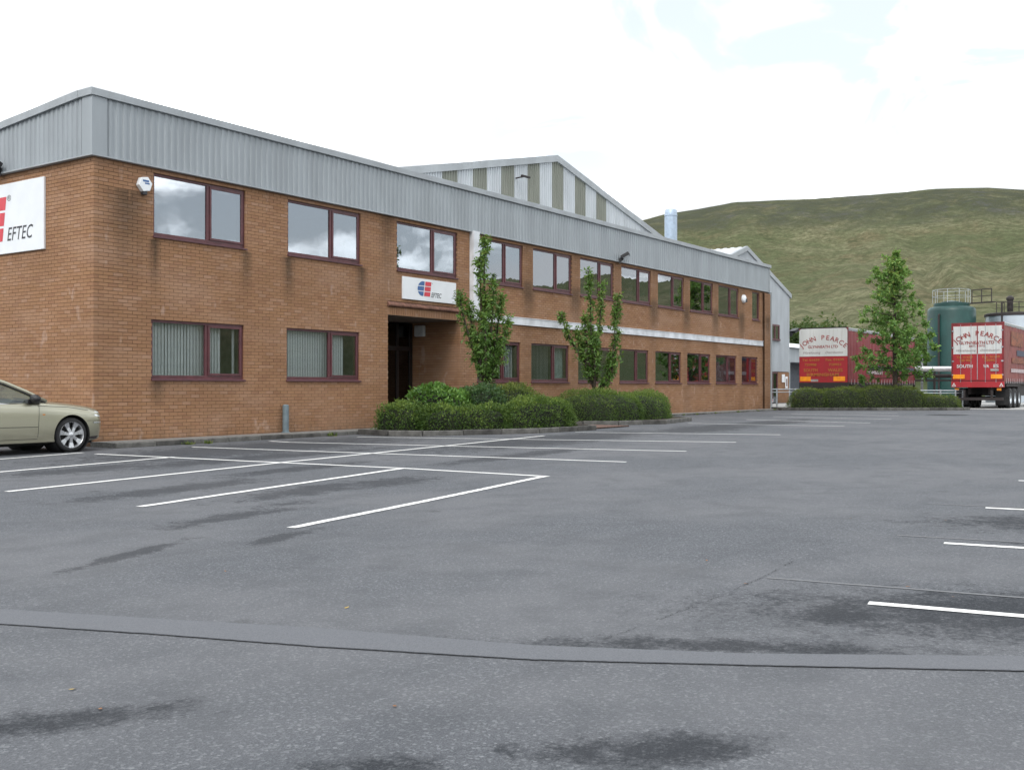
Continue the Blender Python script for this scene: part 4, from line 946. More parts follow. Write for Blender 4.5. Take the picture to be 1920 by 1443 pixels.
# ------------------------------------------------------------------ trailers
def wheel_pair(parent, x, side, r=.52):
    y = side * .98; tw = []
    prof = lambda c: [(.30, c - .13), (.44, c - .145), (.50, c - .13), (r, c - .09), (r, c + .09), (.50, c + .13), (.44, c + .145), (.30, c + .13)]
    t = MB().lathe(prof(y + side * .16), (x, 0, r), 'Y', 28).lathe(prof(y - side * .16), (x, 0, r), 'Y', 28).build('wheel', 'rubber', parent, smooth='auto')
    MB().lathe([(.30, y + side * .28), (.27, y + side * .22), (.25, y + side * .12), (.13, y + side * .14), (.12, y + side * .24), (0, y + side * .25)], (x, 0, r), 'Y', 20).build('rim', 'galv', t, smooth='auto')
def trailer(name, label, loc, H, zbot, zsplit, style):
    o = thing(name, label, 'trailer', loc, 0.0, 'curtain-sided trailers'); L, W = 13.4, 1.25
    MB().box(.5, L - .3, -.55, -.42, .72, zbot - .12).box(.5, L - .3, .42, .55, .72, zbot - .12).box(.15, L, -W, W, zbot - .12, zbot).build('chassis', 'chassis', o)
    for k, x in enumerate((1.75, 3.05, 4.35)):
        for s in (-1, 1): wheel_pair(o, x, s)
        MB().tube([(x, -.9, .52), (x, .9, .52)], .07, 8).build('axle', 'chassis', o)
    for s in (-1, 1): MB().box(10.2, 10.34, s * .75 - .06, s * .75 + .06, .1, .95).box(10.08, 10.46, s * .75 - .15, s * .75 + .15, 0, .05).build('landing_leg', 'chassis', o)
    MB().box(.06, .2, -1.18, 1.18, .42, .56).box(.08, .18, -.7, -.6, .5, .95).box(.08, .18, .6, .7, .5, .95).build('underrun_bar', 'chassis', o)
    MB().box(.9, 5.2, -1.2, 1.2, zbot - .26, zbot - .125).box(5.6, 9.6, -1.0, 1.0, .62, zbot - .13).build('under_frame', 'chassis', o)
    for s in (-1, 1): MB().box(1.06, 1.09, s * .98 - .33, s * .98 + .33, .18, 1.0).build('mud_flap', 'rubber', o)
    MB().box(.05, L, -W, W, H - .06, H).build('roof', 'tr_white', o, bevel=.02)
    MB().box(.1, L, -W + .005, -W + .075, H - .16, H - .061).box(.1, L, W - .075, W - .005, H - .16, H - .061).build('cant_rail', 'galv', o)
    MB().box(L - .06, L, -W + .01, W - .01, zbot, H - .06).build('headboard', 'tr_maroon', o)
    fr = 'tr_maroon'
    MB().box(0, .12, -W, -W + .08, zbot, H).box(0, .12, W - .08, W, zbot, H).box(.001, .12, -W + .08, W - .08, H - .15, H - .001).box(.001, .12, -W + .08, W - .08, zbot, zbot + .06).build('rear_frame', fr, o)
    MB().box(-.03, .12, -W, W, zbot - .30, zbot - .002).build('bumper_beam', 'tr_red' if style else 'chassis', o, bevel=.01)
    # side curtains with folds, lower straps and printed stripes
    for s in (-1, 1):
        mb = MB(); n = 268
        for k in range(n + 1):
            x = .13 + (L - .26) * k / n; y = s * (W - .02 + .012 * math.sin(x * 4.1) + .008 * math.sin(x * 11.3 + 1)); mb.v += [(x, y, zbot - .08), (x, y + s * .012 * math.sin(x * 2.3), (zbot + H) / 2), (x, y, H - .12)]
        for k in range(n): mb.f += [(3 * k, 3 * k + 3, 3 * k + 4, 3 * k + 1), (3 * k + 1, 3 * k + 4, 3 * k + 5, 3 * k + 2)]
        cu = mb.build('side_curtain', 'curt_old' if style else 'curt_red', o, smooth=True)
        q = s * (W + .012)
        MB().box(3.6, L - .3, min(q, q + s * .006), max(q, q + s * .006), 2.02 if not style else 2.75, 2.24 if not style else 3.05).build('stripe', 'navy', cu)
        mb = MB().box(3.2 if not style else 1.9, 6.2 if not style else 6.0, min(q, q + s * .008), max(q, q + s * .008), 1.78 if not style else 1.86, 1.97 if not style else 2.05); mb.build('printed_band', 'palegrey', cu)
        if style:
            MB().box(2.2, 6.5, min(q, q + s * .006), max(q, q + s * .006), 2.35, 2.62).build('printed_band', 'orange_faded', cu); MB().box(1.9, 5.6, min(q, q + s * .006), max(q, q + s * .006), 3.25, 4.0).build('printed_band', 'orange_faded', cu)
        mb = MB()
        for k in range(24):
            x = .5 + k * .55; mb.box(x, x + .05, min(q, q + s * .012), max(q, q + s * .012), zbot - .10, zbot + .16)
        mb.build('strap', 'palegrey', cu)
    fn = lambda y, z: (-.052, -y, z)      # y runs right as one faces the rear
    Hh = H - .15
    if style:
        for s, (a, b) in enumerate(((-1.165, -.006), (.006, 1.165))):
            d = MB().box(-.025, .0, -b, -a, zbot + .06, Hh).build('rear_door', 'tr_red', o, bevel=.004)
            MB().box(-.030, -.0255, -b + .02, -a - .02, zsplit, Hh - .03).build('white_panel', 'tr_white', d)
            for u in (.32, .75): 
                yy = -(a + (b - a) * u); MB().tube([(-.042, yy, zbot - .05), (-.042, yy, Hh + .05)], .012, 6).build('lock_rod', 'galv', d)
            for z in (zbot + .3, zbot + 1.0, zsplit + .3, Hh - .3): yy = -b if s else -a; MB().box(-.045, -.026, yy - .05, yy + .05, z, z + .07).build('hinge', 'galv', d)
        MB().box(-.04, -.026, -.014, .014, zbot + .1, zsplit).build('door_seal', 'galv', o)
        for s in (-1, 1):
            t = MB(); y0 = s * 1.12; t.prism([(y0 - .10, zbot - .26), (y0 + .10, zbot - .26), (y0, zbot - .06)], 0, -.045, -.032); t.build('reflector', 'tr_white', o); MB().prism([(y0 - .045, zbot - .235), (y0 + .045, zbot - .235), (y0, zbot - .14)], 0, -.049, -.046).build('reflector', 'tr_red', o)
            MB().box(.05, .14, s * 1.0 - .1, s * 1.0 + .1, zbot - .46, zbot - .33).build('rear_light', 'amber', o)
    else:
        d = MB().box(-.025, .0, -1.165, 1.165, zbot + .06, Hh + .02).build('rear_door', 'tr_red', o, bevel=.004)
        pts = []; r = .14; a, b, c, e = -1.235, 1.235, zsplit, H - .02
        for k in range(7): t = math.pi / 2 * k / 6; pts.append((b - r + r * math.cos(t), e - r + r * math.sin(t)))
        for k in range(7): t = math.pi / 2 + math.pi / 2 * k / 6; pts.append((a + r + r * math.cos(t), e - r + r * math.sin(t)))
        pts += [(a, c), (b, c)]; MB().prism(pts, 0, -.045, -.0255).build('white_panel', 'tr_white', d)
        MB().box(-.046, .2, -1.2, 1.2, H + .0, H + .035).build('top_seal', 'black', o)
        MB().box(-.032, -.0255, -1.235, 1.235, zbot, zsplit - .003).build('red_panel', 'tr_red', d)
    return o, fn
tl, fn = trailer('curtain_trailer', 'red curtain trailer behind the yard hedge, left of the small tree', (40.55, -1.36, .12), 4.1, 1.33, 2.66, 0)
Z = -.12
def word(parent, mat, s_, a, b, z, h, fn, bold=.02, shear=0.0):
    t = MB(); text_fit(t, s_, a, b, z, h, fn, bold, shear); return t.build('lettering', mat, parent)
# the firm's name is one arched line
t = MB(); text_arc(t, 'JOHN PEARCE', 0, 3.62 - 1.62 + Z, 1.62, R(-45), R(45), .235, fn, .012, 1.0); t.build('lettering', 'redink', tl)
word(tl, 'redink', 'GLYNNEATH LTD', -.78, .76, 3.2 + Z, .135, fn)
word(tl, 'greyink', 'Warehousing', -1.02, -.12, 2.92 + Z, .11, fn, 0, .35); word(tl, 'greyink', 'Distribution', .12, 1.02, 2.92 + Z, .11, fn, 0, .35)
for s_, a, b, z, h in (('Tel. 01639', -1.08, -.18, 2.545, .115), ('Fax. 01639', .14, 1.06, 2.545, .115), ('720908', -.95, -.34, 2.30, .115), ('720951', .30, .92, 2.30, .115), ('SOUTH', -1.0, -.28, 2.0, .15), ('WALES', .25, 1.0, 2.0, .15), ('BIRMINGHAM', -.84, .80, 1.77, .15)): word(tl, 'gold', s_, a, b, z + Z, h, fn)
for a, b in ((-1.19, -.64), (.53, 1.12)): MB().box(-.045, -.033, -b, -a, 1.40, 1.63).build('marker_board', 'orange', tl)
MB().box(-.045, -.033, .25, .63, 1.37, 1.49).build('number_plate', 'plate', tl)
tr, fn = trailer('curtain_trailer', 'worn red curtain trailer with two rear doors at the right frame edge', (44.9, -7.85, .12), 4.38, 1.38, 2.78, 1)
t = MB(); text_arc(t, 'JOHN PEARCE', 0, 3.83 - 1.45 + Z, 1.45, R(-47), R(47), .24, fn, .012, 1.0); t.build('lettering', 'redink', tr)
word(tr, 'redink', 'GLYNNEATH LTD', -.86, .80, 3.40 + Z, .15, fn); word(tr, 'redink', 'EST. 1972', -.38, .36, 3.26 + Z, .09, fn, .015)
word(tr, 'greyink', 'Warehousing', -1.0, -.06, 3.04 + Z, .10, fn, 0, .35); word(tr, 'greyink', 'Distribution', .14, 1.04, 3.04 + Z, .10, fn, 0, .35)
for s_, a, b, z, h in (('Tel. 01639', -1.0, -.22, 2.69, .11), ('Fax. 01639', .24, 1.05, 2.69, .11), ('720 908', -.86, -.28, 2.52, .11), ('720951', .32, .90, 2.52, .11)): word(tr, 'gold', s_, a, b, z + Z, h, fn)
for s_, a, b in (('SOUTH', -.98, -.22), ('WA', .28, .55), ('ES', .76, 1.0)): word(tr, 'tr_white', s_, a, b, 2.2 + Z, .16, fn)
for a, b in ((-1.16, -.60), (.64, 1.165)): MB().box(-.062, -.05, -b, -a, 1.52, 1.74).build('marker_board', 'orange', tr)
MB().box(-.062, -.05, -1.0, -.62, 1.90, 2.02).build('number_plate', 'plate', tr)

# ------------------------------------------------------------------ saloon car
def build_car(loc, rz):
    car = thing('parked_car', 'champagne gold saloon car parked nose-in at the left frame edge', 'car', loc, rz)
    #      x     zb   yb    y1   z1    y2   z2    y3   z3    y4   z4   ztop
    ST = [(0.00, .30, .34, .40, .36, .44, .48, .42, .60, .34, .67, .69),
          (-.06, .24, .50, .58, .33, .62, .48, .59, .65, .50, .72, .74),
          (-.18, .20, .62, .71, .30, .745, .48, .715, .70, .60, .775, .80),
          (-.40, .18, .70, .80, .28, .825, .50, .79, .745, .66, .825, .855),
          (-.70, .18, .74, .85, .28, .868, .52, .84, .79, .70, .868, .90),
          (-1.05, .18, .76, .868, .28, .886, .55, .858, .825, .73, .90, .94),
          (-1.40, .18, .77, .875, .28, .893, .57, .868, .855, .75, .925, .975),
          (-1.75, .18, .77, .878, .28, .895, .58, .872, .865, .76, .905, .93),
          (-2.60, .18, .77, .878, .28, .897, .60, .875, .89, .77, .925, .93),
          (-3.30, .18, .77, .876, .28, .895, .60, .87, .91, .76, .945, .95),
          (-3.75, .19, .75, .865, .29, .888, .60, .85, .925, .73, .97, .99),
          (-4.20, .22, .72, .83, .32, .86, .60, .81, .92, .69, .965, .985),
          (-4.52, .26, .64, .75, .36, .79, .60, .74, .88, .62, .935, .95),
          (-4.66, .32, .50, .60, .42, .66, .60, .60, .80, .48, .86, .87)]
    ST = np.array(ST)[::-1]; xs_ = np.concatenate([np.linspace(-4.66, -.5, 60), np.linspace(-.47, 0, 20)])
    par = np.stack([np.interp(xs_, ST[:, 0], ST[:, k]) for k in range(1, 12)], 1)
    for _ in range(3): par[1:-1] = (par[:-2] + 2 * par[1:-1] + par[2:]) / 4
    rings = []
    for x, (zb, yb, y1, z1, y2, z2, y3, z3, y4, z4, zt) in zip(xs_, par):
        pr_ = catmull([(0, zb), (yb, zb + .005), (y1, z1), (y2, z2), (y3, z3), (y4, z4), (y4 * .5, zt - .006), (0, zt)], 5)
        full = [(x, y, z) for y, z in pr_] + [(x, -y, z) for y, z in pr_[-2:0:-1]]; rings.append(full)
    n = len(rings[0]); V = [p for r_ in rings for p in r_]
    F = [(i * n + j, i * n + (j + 1) % n, (i + 1) * n + (j + 1) % n, (i + 1) * n + j) for i in range(len(rings) - 1) for j in range(n)] + [tuple(range(n)), tuple(range(len(V) - n, len(V)))[::-1]]
    me = bpy.data.meshes.new('body'); me.from_pydata(V, [], F); bm = bmesh.new(); bm.from_mesh(me); bmesh.ops.recalc_face_normals(bm, faces=bm.faces); bm.to_mesh(me); bm.free()
    tmp = bpy.data.objects.new('tmp', me); C.objects.link(tmp)
    WX = (-.82, -3.53); cut = MB()
    for x in WX: cut.lathe([(0, -1.2), (.362, -1.2), (.362, 1.2), (0, 1.2)], (x, 0, .325), 'Y', 40)
    cm = cut.mesh('cut'); bm = bmesh.new(); bm.from_mesh(cm); bmesh.ops.remove_doubles(bm, verts=bm.verts, dist=1e-5); bmesh.ops.recalc_face_normals(bm, faces=bm.faces); bm.to_mesh(cm); bm.free()
    co = bpy.data.objects.new('cut', cm); C.objects.link(co)
    # cabin well
    cabin = MB().prism([(-1.62, 1.2), (-3.55, 1.2), (-3.4, .5), (-1.85, .5)], 1, -.70, .70).mesh('cab'); ca = bpy.data.objects.new('cab', cabin); C.objects.link(ca)
    bm = bmesh.new(); bm.from_mesh(cabin); bmesh.ops.recalc_face_normals(bm, faces=bm.faces); bm.to_mesh(cabin); bm.free()
    for c_ in (co, ca):
        md = tmp.modifiers.new('b', 'BOOLEAN'); md.object = c_; md.operation = 'DIFFERENCE'; md.solver = 'EXACT'
    dg = bpy.context.evaluated_depsgraph_get(); res = bpy.data.meshes.new_from_object(tmp.evaluated_get(dg))
    bvh_me = me.copy()
    for o_ in (tmp, co, ca): bpy.data.objects.remove(o_)
    body = link('body', res, 'paint', car, smooth='auto')
    bm = bmesh.new(); bm.from_mesh(bvh_me); bvh = BVHTree.FromBMesh(bm)
    def surf(x, z, s):
        h = bvh.ray_cast(Vector((x, s * 2, z)), Vector((0, -s, 0)))
        return h[0].y if h[0] is not None else s * .85
    def strip(name, mat, path, w, lift=.003, vertical=False):
        for s in (-1, 1):
            mb = MB()
            P = []
            for (a, b) in zip(path[:-1], path[1:]):
                for k in range(10): P.append((a[0] + (b[0] - a[0]) * k / 10, a[1] + (b[1] - a[1]) * k / 10))
            P.append(path[-1])
            for k, p in enumerate(P):
                a, b = P[max(k - 1, 0)], P[min(k + 1, len(P) - 1)]; d = Vector((b[0] - a[0], b[1] - a[1])).normalized(); nx, nz = -d.y * w / 2, d.x * w / 2
                for q in (1, -1):
                    x, z = p[0] + nx * q, p[1] + nz * q; mb.v.append((x, surf(x, z, s) + s * lift, z))
            for k in range(len(P) - 1): mb.f.append((2 * k, 2 * k + 1, 2 * k + 3, 2 * k + 2))
            mb.build(name, mat, body)
    strip('panel_gap', 'seam', [(-1.50, .30), (-1.47, .86)], .007); strip('panel_gap', 'seam', [(-2.52, .25), (-2.50, .90)], .007); strip('panel_gap', 'seam', [(-3.2, .45), (-3.42, .75), (-3.40, .92)], .007)
    strip('panel_gap', 'seam', [(-1.5, .86), (-.9, .825), (-.45, .76)], .008); strip('panel_gap', 'seam', [(-1.5, .27), (-3.1, .27)], .006)
    strip('rubbing_strip', 'paint', [(-1.50, .505), (-3.15, .52)], .035, .010); strip('belt_moulding', 'chrome', [(-1.62, .895), (-3.45, .925)], .014, .006)
    strip('rubbing_shadow', 'seam', [(-1.50, .483), (-3.15, .497)], .008, .006)
    strip('sill_moulding', 'paint', [(-1.32, .235), (-3.15, .235)], .05, .012)
    strip('bumper_chrome', 'alloy', [(-.07, .53), (-.36, .535)], .03, .010); strip('panel_gap', 'seam', [(-.05, .565), (-.5, .57)], .007); strip('bumper_lip', 'chassis', [(-.1, .255), (-.48, .25)], .05, .004)
    strip('door_handle', 'chrome', [(-2.28, .80), (-2.44, .805)], .03, .016); strip('side_repeater', 'amber', [(-1.36, .70), (-1.41, .70)], .02, .005)
    strip('headlamp', 'lamp_glass', [(-.10, .665), (-.30, .70)], .085, .004)
    for s in (-1, 1):
        for x in WX:
            MB().lathe([(.36, s * .45), (.36, s * .862)], (x, 0, .325), 'Y', 40).lathe([(0, s * .45), (.36, s * .45)], (x, 0, .325), 'Y', 40).build('wheel_arch_liner', 'rubber', body)
            # wheel: tyre, rim, seven spokes
            yo = s * .855; wr = .318
            prof = [(.235, yo), (.25, yo + s * .002), (.285, yo), (.308, yo - s * .02), (wr, yo - s * .05), (wr, yo - s * .17), (.30, yo - s * .2), (.235, yo - s * .205)]
            w_ = MB().lathe(prof, (x, 0, wr), 'Y', 44).build('wheel', 'rubber', car, smooth='auto')
            MB().lathe([(.242, yo - s * .2), (.226, yo - s * .12), (.222, yo - s * .02), (.238, yo + s * .004), (.243, yo - s * .004)], (x, 0, wr), 'Y', 44).build('rim', 'alloy', w_, smooth='auto')
            MB().lathe([(0, yo - s * .09), (.225, yo - s * .09)], (x, 0, wr), 'Y', 30).build('brake_disc', 'seam', w_)
            sp = MB()
            for k in range(7):
                t = 2 * math.pi * k / 7 + math.pi / 2 + math.pi; ct, st = math.cos(t), math.sin(t)
                for (r0, r1, w0, w1, d0, d1) in ((.05, .14, .026, .030, .012, .018), (.14, .228, .030, .052, .018, .008)):
                    i = len(sp.v)
                    for dpt in (0, .035):
                        for rr_, ww, dd in ((r0, w0, d0), (r1, w1, d1)):
                            for sg_ in (-1, 1): sp.v.append((x + rr_ * ct - sg_ * ww * st, yo - s * (dd + dpt), wr + rr_ * st + sg_ * ww * ct))
                    sp.f += [(i, i + 1, i + 3, i + 2), (i + 4, i + 6, i + 7, i + 5), (i, i + 2, i + 6, i + 4), (i + 1, i + 5, i + 7, i + 3), (i + 2, i + 3, i + 7, i + 6), (i, i + 4, i + 5, i + 1)]
            sp.build('spoke', 'alloy', w_)
            MB().lathe([(0, yo + s * .0), (.03, yo - s * .002), (.05, yo - s * .01), (.062, yo - s * .03)], (x, 0, wr), 'Y', 24).build('hub_cap', 'alloy', w_, smooth='auto')
    # greenhouse: pillars, roof, glass
    def gy(z): return .80 - (z - .92) * .50
    A = [(-1.28, .93), (-1.62, 1.11), (-1.98, 1.27), (-2.36, 1.375)]; roofz = [(-2.36, 1.375), (-2.72, 1.405), (-3.1, 1.395), (-3.35, 1.345)]; Cc = [(-3.35, 1.345), (-3.7, 1.2), (-3.98, 1.06), (-4.12, .985)]
    for s in (-1, 1):
        P = [(x, s * (gy(z) - .005), z) for x, z in A + roofz[1:] + Cc[1:]]
        MB().tube(P, [.034, .036, .038, .042, .045, .045, .045, .06, .07, .06], 10).build('pillar', 'paint', body, smooth=True)
        MB().prism([(-2.47, .90), (-2.57, .90), (-2.57, 1.36), (-2.49, 1.36)], 1, s * .0, s * .0 + .001).mesh('x')
        mb = MB(); zz_ = [.9, 1.05, 1.2, 1.365]
        for z in zz_: mb.v += [(-2.45 - (z - .9) * .02, s * (gy(z) + .012), z), (-2.54 - (z - .9) * .02, s * (gy(z) + .012), z), (-2.54, s * (gy(z) - .03), z), (-2.45, s * (gy(z) - .03), z)]
        for k in range(3): mb.f += [tuple(4 * k + q for q in (0, 1, 5, 4)), tuple(4 * k + q for q in (1, 2, 6, 5)), tuple(4 * k + q for q in (2, 3, 7, 6)), tuple(4 * k + q for q in (3, 0, 4, 7))]
        mb.build('pillar', 'seam', body)
        # side glass and quarter panel
        g = MB(); top = A + roofz[1:]
        for x, z in top: g.v += [(x, s * (gy(.90) - .01), .90), (x, s * (gy(z) - .01), z)]
        g.f = [(2 * k, 2 * k + 2, 2 * k + 3, 2 * k + 1) for k in range(len(top) - 1)]; g.build('side_window', 'carglass', car)
        q = MB(); q.poly([(-3.36, s * (gy(.92) + .0), .92), (-4.1, s * (gy(.96) - .0), .96), (-3.98, s * gy(1.06), 1.06), (-3.7, s * gy(1.2), 1.2), (-3.36, s * gy(1.34), 1.34)]); q.build('rear_quarter', 'paint', body)
        t_ = MB(); P2 = [(x - .03, s * (gy(z) + .012), z - .028) for x, z in A]; t_.tube(P2, .018, 6); t_.build('window_trim', 'seam', body)
        # mirror
        mm = MB(); bm2 = bmesh.new(); bmesh.ops.create_icosphere(bm2, subdivisions=3, radius=1); 
        for v in bm2.verts: v.co = Vector((-1.60 + v.co.x * (.07 if v.co.x < 0 else .10), s * (.955 + v.co.y * .115), .985 + v.co.z * .075))
        mz = bpy.data.meshes.new('mirror'); bm2.to_mesh(mz); bm2.free(); mi = link('mirror', mz, 'black', car, smooth=True)
        MB().prism([(-1.43, .905), (-1.70, .905), (-1.68, .97), (-1.56, .98)], 1, min(s * .79, s * .90), max(s * .79, s * .90)).build('mirror_mount', 'black', mi)
    W_ = MB()
    for (x, z) in A: 
        for k in range(9): f = -1 + k / 4; W_.v.append((x + .10 * (1 - f * f), f * gy(z), z + .012 * (1 - f * f)))
    W_.f = [(i * 9 + k, i * 9 + k + 1, (i + 1) * 9 + k + 1, (i + 1) * 9 + k) for i in range(3) for k in range(8)]; W_.build('windscreen', 'carglass', car, smooth=True)
    W_ = MB()
    for (x, z) in Cc:
        for k in range(9): f = -1 + k / 4; W_.v.append((x - .06 * (1 - f * f), f * gy(z), z + .012 * (1 - f * f)))
    W_.f = [(i * 9 + k, i * 9 + k + 1, (i + 1) * 9 + k + 1, (i + 1) * 9 + k) for i in range(3) for k in range(8)]; W_.build('rear_window', 'carglass', car, smooth=True)
    W_ = MB(); rz_ = catmull([np.array(p) for p in roofz], 5)
    for x, z in rz_:
        for k in range(13): f = -1 + k / 6; W_.v.append((x + .09 * (1 - f * f) * (1 if x > -2.8 else -.5), f * (gy(z) + .0), z + .035 + .028 * (1 - f ** 4) - .03 * f ** 6))
    nr = len(rz_); W_.f = [(i * 13 + k, i * 13 + k + 1, (i + 1) * 13 + k + 1, (i + 1) * 13 + k) for i in range(nr - 1) for k in range(12)]; W_.build('roof', 'paint', body, smooth=True)
    # inside
    for y in (-.36, .36):
        mb = MB(); mb.prism([(-2.25, .45), (-2.75, .42), (-2.95, 1.05), (-2.86, 1.08), (-2.66, .58), (-2.25, .6)], 1, y - .24, y + .24); mb.build('seat', 'seat', car, bevel=.03)
        MB().box(-2.93, -2.83, y - .12, y + .12, 1.08, 1.26).build('headrest', 'seat', car, bevel=.03)
    MB().prism([(-3.05, .45), (-3.5, .45), (-3.75, 1.02), (-3.6, 1.05), (-3.4, .62), (-3.05, .6)], 1, -.62, .62).build('rear_seat', 'seat', car, bevel=.03)
    MB().prism([(-1.5, .6), (-1.5, .93), (-1.8, .97), (-1.98, .88), (-1.95, .6)], 1, -.69, .69).build('dashboard', 'black', car, bevel=.02)
    mb = MB(); ringp = [(-2.08 + .07 * math.sin(t), -.36 + .18 * math.cos(t), .93 + .17 * math.sin(t)) for t in [2 * math.pi * k / 20 for k in range(21)]]; mb.tube(ringp, .014, 6, False); mb.bar((-1.95, -.36, .88), (-2.08, -.36, .93), .04); mb.build('steering_wheel', 'black', car)
    MB().tube([(-1.44, -.55, .955), (-1.50, -.1, .985)], .009, 6).tube([(-1.40, 0, .955), (-1.47, .5, .98)], .009, 6).build('wiper', 'black', car)
    MB().box(-.03, .0, -.30, .30, .44, .62).build('grille', 'chrome', car, bevel=.01)
    MB().box(-4.60, -.25, -.6, .6, .14, .22).build('underbody', 'seam', car)
    bm.free()
    return car
build_car((-.38, -.30, gz(-1)), 0.0)

# ------------------------------------------------------------------ plants
def leaves(P, D, Nn, length, width, rnd, fold=.25):
    """rhombic folded leaves: points P, axis D, face normal Nn (all n x 3)"""
    n = len(P); D = D / np.linalg.norm(D, axis=1, keepdims=True); S = np.cross(D, Nn); S /= (np.linalg.norm(S, axis=1, keepdims=True) + 1e-9); Up = np.cross(S, D)
    L = length[:, None]; W = width[:, None]
    a = P; b = P + D * L * .45 + S * W * .5 + Up * W * fold; c = P + D * L; d = P + D * L * .45 - S * W * .5 + Up * W * fold
    V = np.stack([a, b, c, d], 1).reshape(-1, 3); i = np.arange(n) * 4
    F = np.stack([np.stack([i, i + 1, i + 2], 1), np.stack([i, i + 2, i + 3], 1)], 1).reshape(-1, 3)
    return V, F, np.repeat(rnd, 2)
def unit(n): v = RNG.normal(size=(n, 3)); return v / np.linalg.norm(v, axis=1, keepdims=True)
def lump(P, s, seed): 
    q = P * s; return (np.sin(q[:, 0] * 2.1 + seed) * np.sin(q[:, 1] * 2.3 + seed * 2) + .6 * np.sin(q[:, 2] * 3.7 + q[:, 0] * 1.7 + seed * 3) + .4 * np.sin(q[:, 0] * 5.3 + q[:, 1] * 4.1 + seed))
def bush(name, label, cat, loc, boxes, n, leaf, mat, group=None, stems=True, tip=.5):
    """clipped shrub: boxes = list of (cx, cy, hx, hy, h, rz, roundness); leaves on a lumpy shell over a dark core"""
    o = thing(name, label, cat, loc, 0, group)
    area = [2 * (b[2] + b[3]) * 2 * b[4] + 4 * b[2] * b[3] for b in boxes]; tot = sum(area); VV, FF, AA = [], [], []; off = 0; core = MB()
    for bi, (cx, cy, hx, hy, h, rz, e) in enumerate(boxes):
        k = int(n * area[bi] / tot)
        w = RNG.random(k); u = unit(k); u[:, 2] = np.abs(u[:, 2]) * 1.0
        A = np.abs(u) ** 4.0; sc_ = (A.sum(1)) ** (-1 / 4.0); Q = u * sc_[:, None]           # on a rounded cube
        Q = Q * (1 - e) + u * e
        nrm = u.copy(); nrm = np.sign(u) * np.abs(u) ** 1.8; nrm /= np.linalg.norm(nrm, axis=1, keepdims=True)
        H = np.array([hx, hy, h]); P = Q * H; P += nrm * (lump(P, 1.6, bi + 1.3)[:, None] * .06 + lump(P, 5, bi)[:, None] * .03)
        depth = RNG.random(k) ** 2.0 * .16; spr = (RNG.random(k) < .10) * RNG.random(k) * .07; P -= nrm * (depth - spr)[:, None]; P += RNG.normal(size=(k, 3)) * .02
        c, s = math.cos(rz), math.sin(rz); rot = np.array([[c, -s, 0], [s, c, 0], [0, 0, 1]])
        P = P @ rot.T + np.array([cx, cy, 0]); nr = nrm @ rot.T; P[:, 2] = np.maximum(P[:, 2], .02)
        D = nr * .7 + RNG.normal(size=(k, 3)) * .6 + np.array([0, 0, .25]); Nn = nr + RNG.normal(size=(k, 3)) * .8
        up = np.clip(nr[:, 2], 0, 1); rnd = np.clip(RNG.normal(.30, .18, k) + up * .24 * tip * 2 - depth * 2.4 + lump(P, 2.2, bi + 5) * .13 + lump(P, 6.5, bi) * .08, 0, 1)  # random leaf tone, with hedge shade painted into deeper leaves and clumps
        V, F, A2 = leaves(P, D, Nn, leaf[0] * RNG.uniform(.6, 1.25, k), leaf[1] * RNG.uniform(.7, 1.2, k), rnd)
        VV.append(V); FF.append(F + off); AA.append(A2); off += len(V)
        # solid dark core added so the leaf shell is not see-through
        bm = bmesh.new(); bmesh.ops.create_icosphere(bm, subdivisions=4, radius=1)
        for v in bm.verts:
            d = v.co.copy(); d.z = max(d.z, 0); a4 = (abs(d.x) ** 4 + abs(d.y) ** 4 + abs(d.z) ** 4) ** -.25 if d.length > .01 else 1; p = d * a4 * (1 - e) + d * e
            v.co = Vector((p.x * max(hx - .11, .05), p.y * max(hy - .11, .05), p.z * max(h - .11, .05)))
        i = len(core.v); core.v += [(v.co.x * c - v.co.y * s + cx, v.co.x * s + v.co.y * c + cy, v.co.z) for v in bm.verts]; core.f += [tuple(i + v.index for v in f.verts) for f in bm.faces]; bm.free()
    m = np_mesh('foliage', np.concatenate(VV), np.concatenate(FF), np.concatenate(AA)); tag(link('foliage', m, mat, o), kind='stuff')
    core.build('dark_core', 'core', o)
    return o
g1 = gz(9) + .10; g2 = gz(17) + .10; g3 = .12 + .10
bush('low_hedge', 'low clipped hedge along the kerb of the bed by the entrance', 'hedge', (0, 0, g1), [(7.45, -1.55, .42, .62, .62, R(10), .12), (8.6, -2.75, 1.25, .42, .60, R(-28), .12), (10.6, -3.55, 1.35, .42, .74, R(-4), .15), (11.75, -3.45, .42, .5, .78, R(0), .2)], 24000, (.06, .032), 'leafH', tip=.75)
bush('broadleaf_shrub', 'bright green broad-leaved shrub behind the low hedge nearest the entrance', 'shrub', (0, 0, g1), [(8.45, -1.75, .62, .6, 1.08, R(15), .35), (8.9, -2.15, .55, .5, .95, R(15), .4)], 5200, (.10, .06), 'leafG', tip=.6)
bush('dark_shrub', 'dark green shrub in the middle of the entrance bed', 'shrub', (0, 0, g1), [(9.75, -2.35, .75, .65, 1.08, R(0), .35)], 6500, (.075, .038), 'leafD', tip=.4)
bush('olive_shrub', 'rounded olive green shrub at the right end of the entrance bed', 'shrub', (0, 0, g1), [(11.0, -2.45, .95, .75, 1.12, R(0), .3), (11.8, -2.4, .5, .6, .9, R(0), .35)], 14000, (.06, .03), 'leafO', tip=.6)
bush('rounded_hedge', 'rounded hedge in the bed under the second small tree', 'hedge', (0, 0, g2), [(16.3, -2.1, 1.5, 1.1, .92, R(-10), .25), (18.4, -2.55, 1.35, .85, .88, R(8), .25)], 26000, (.05, .026), 'leafH', tip=.75)
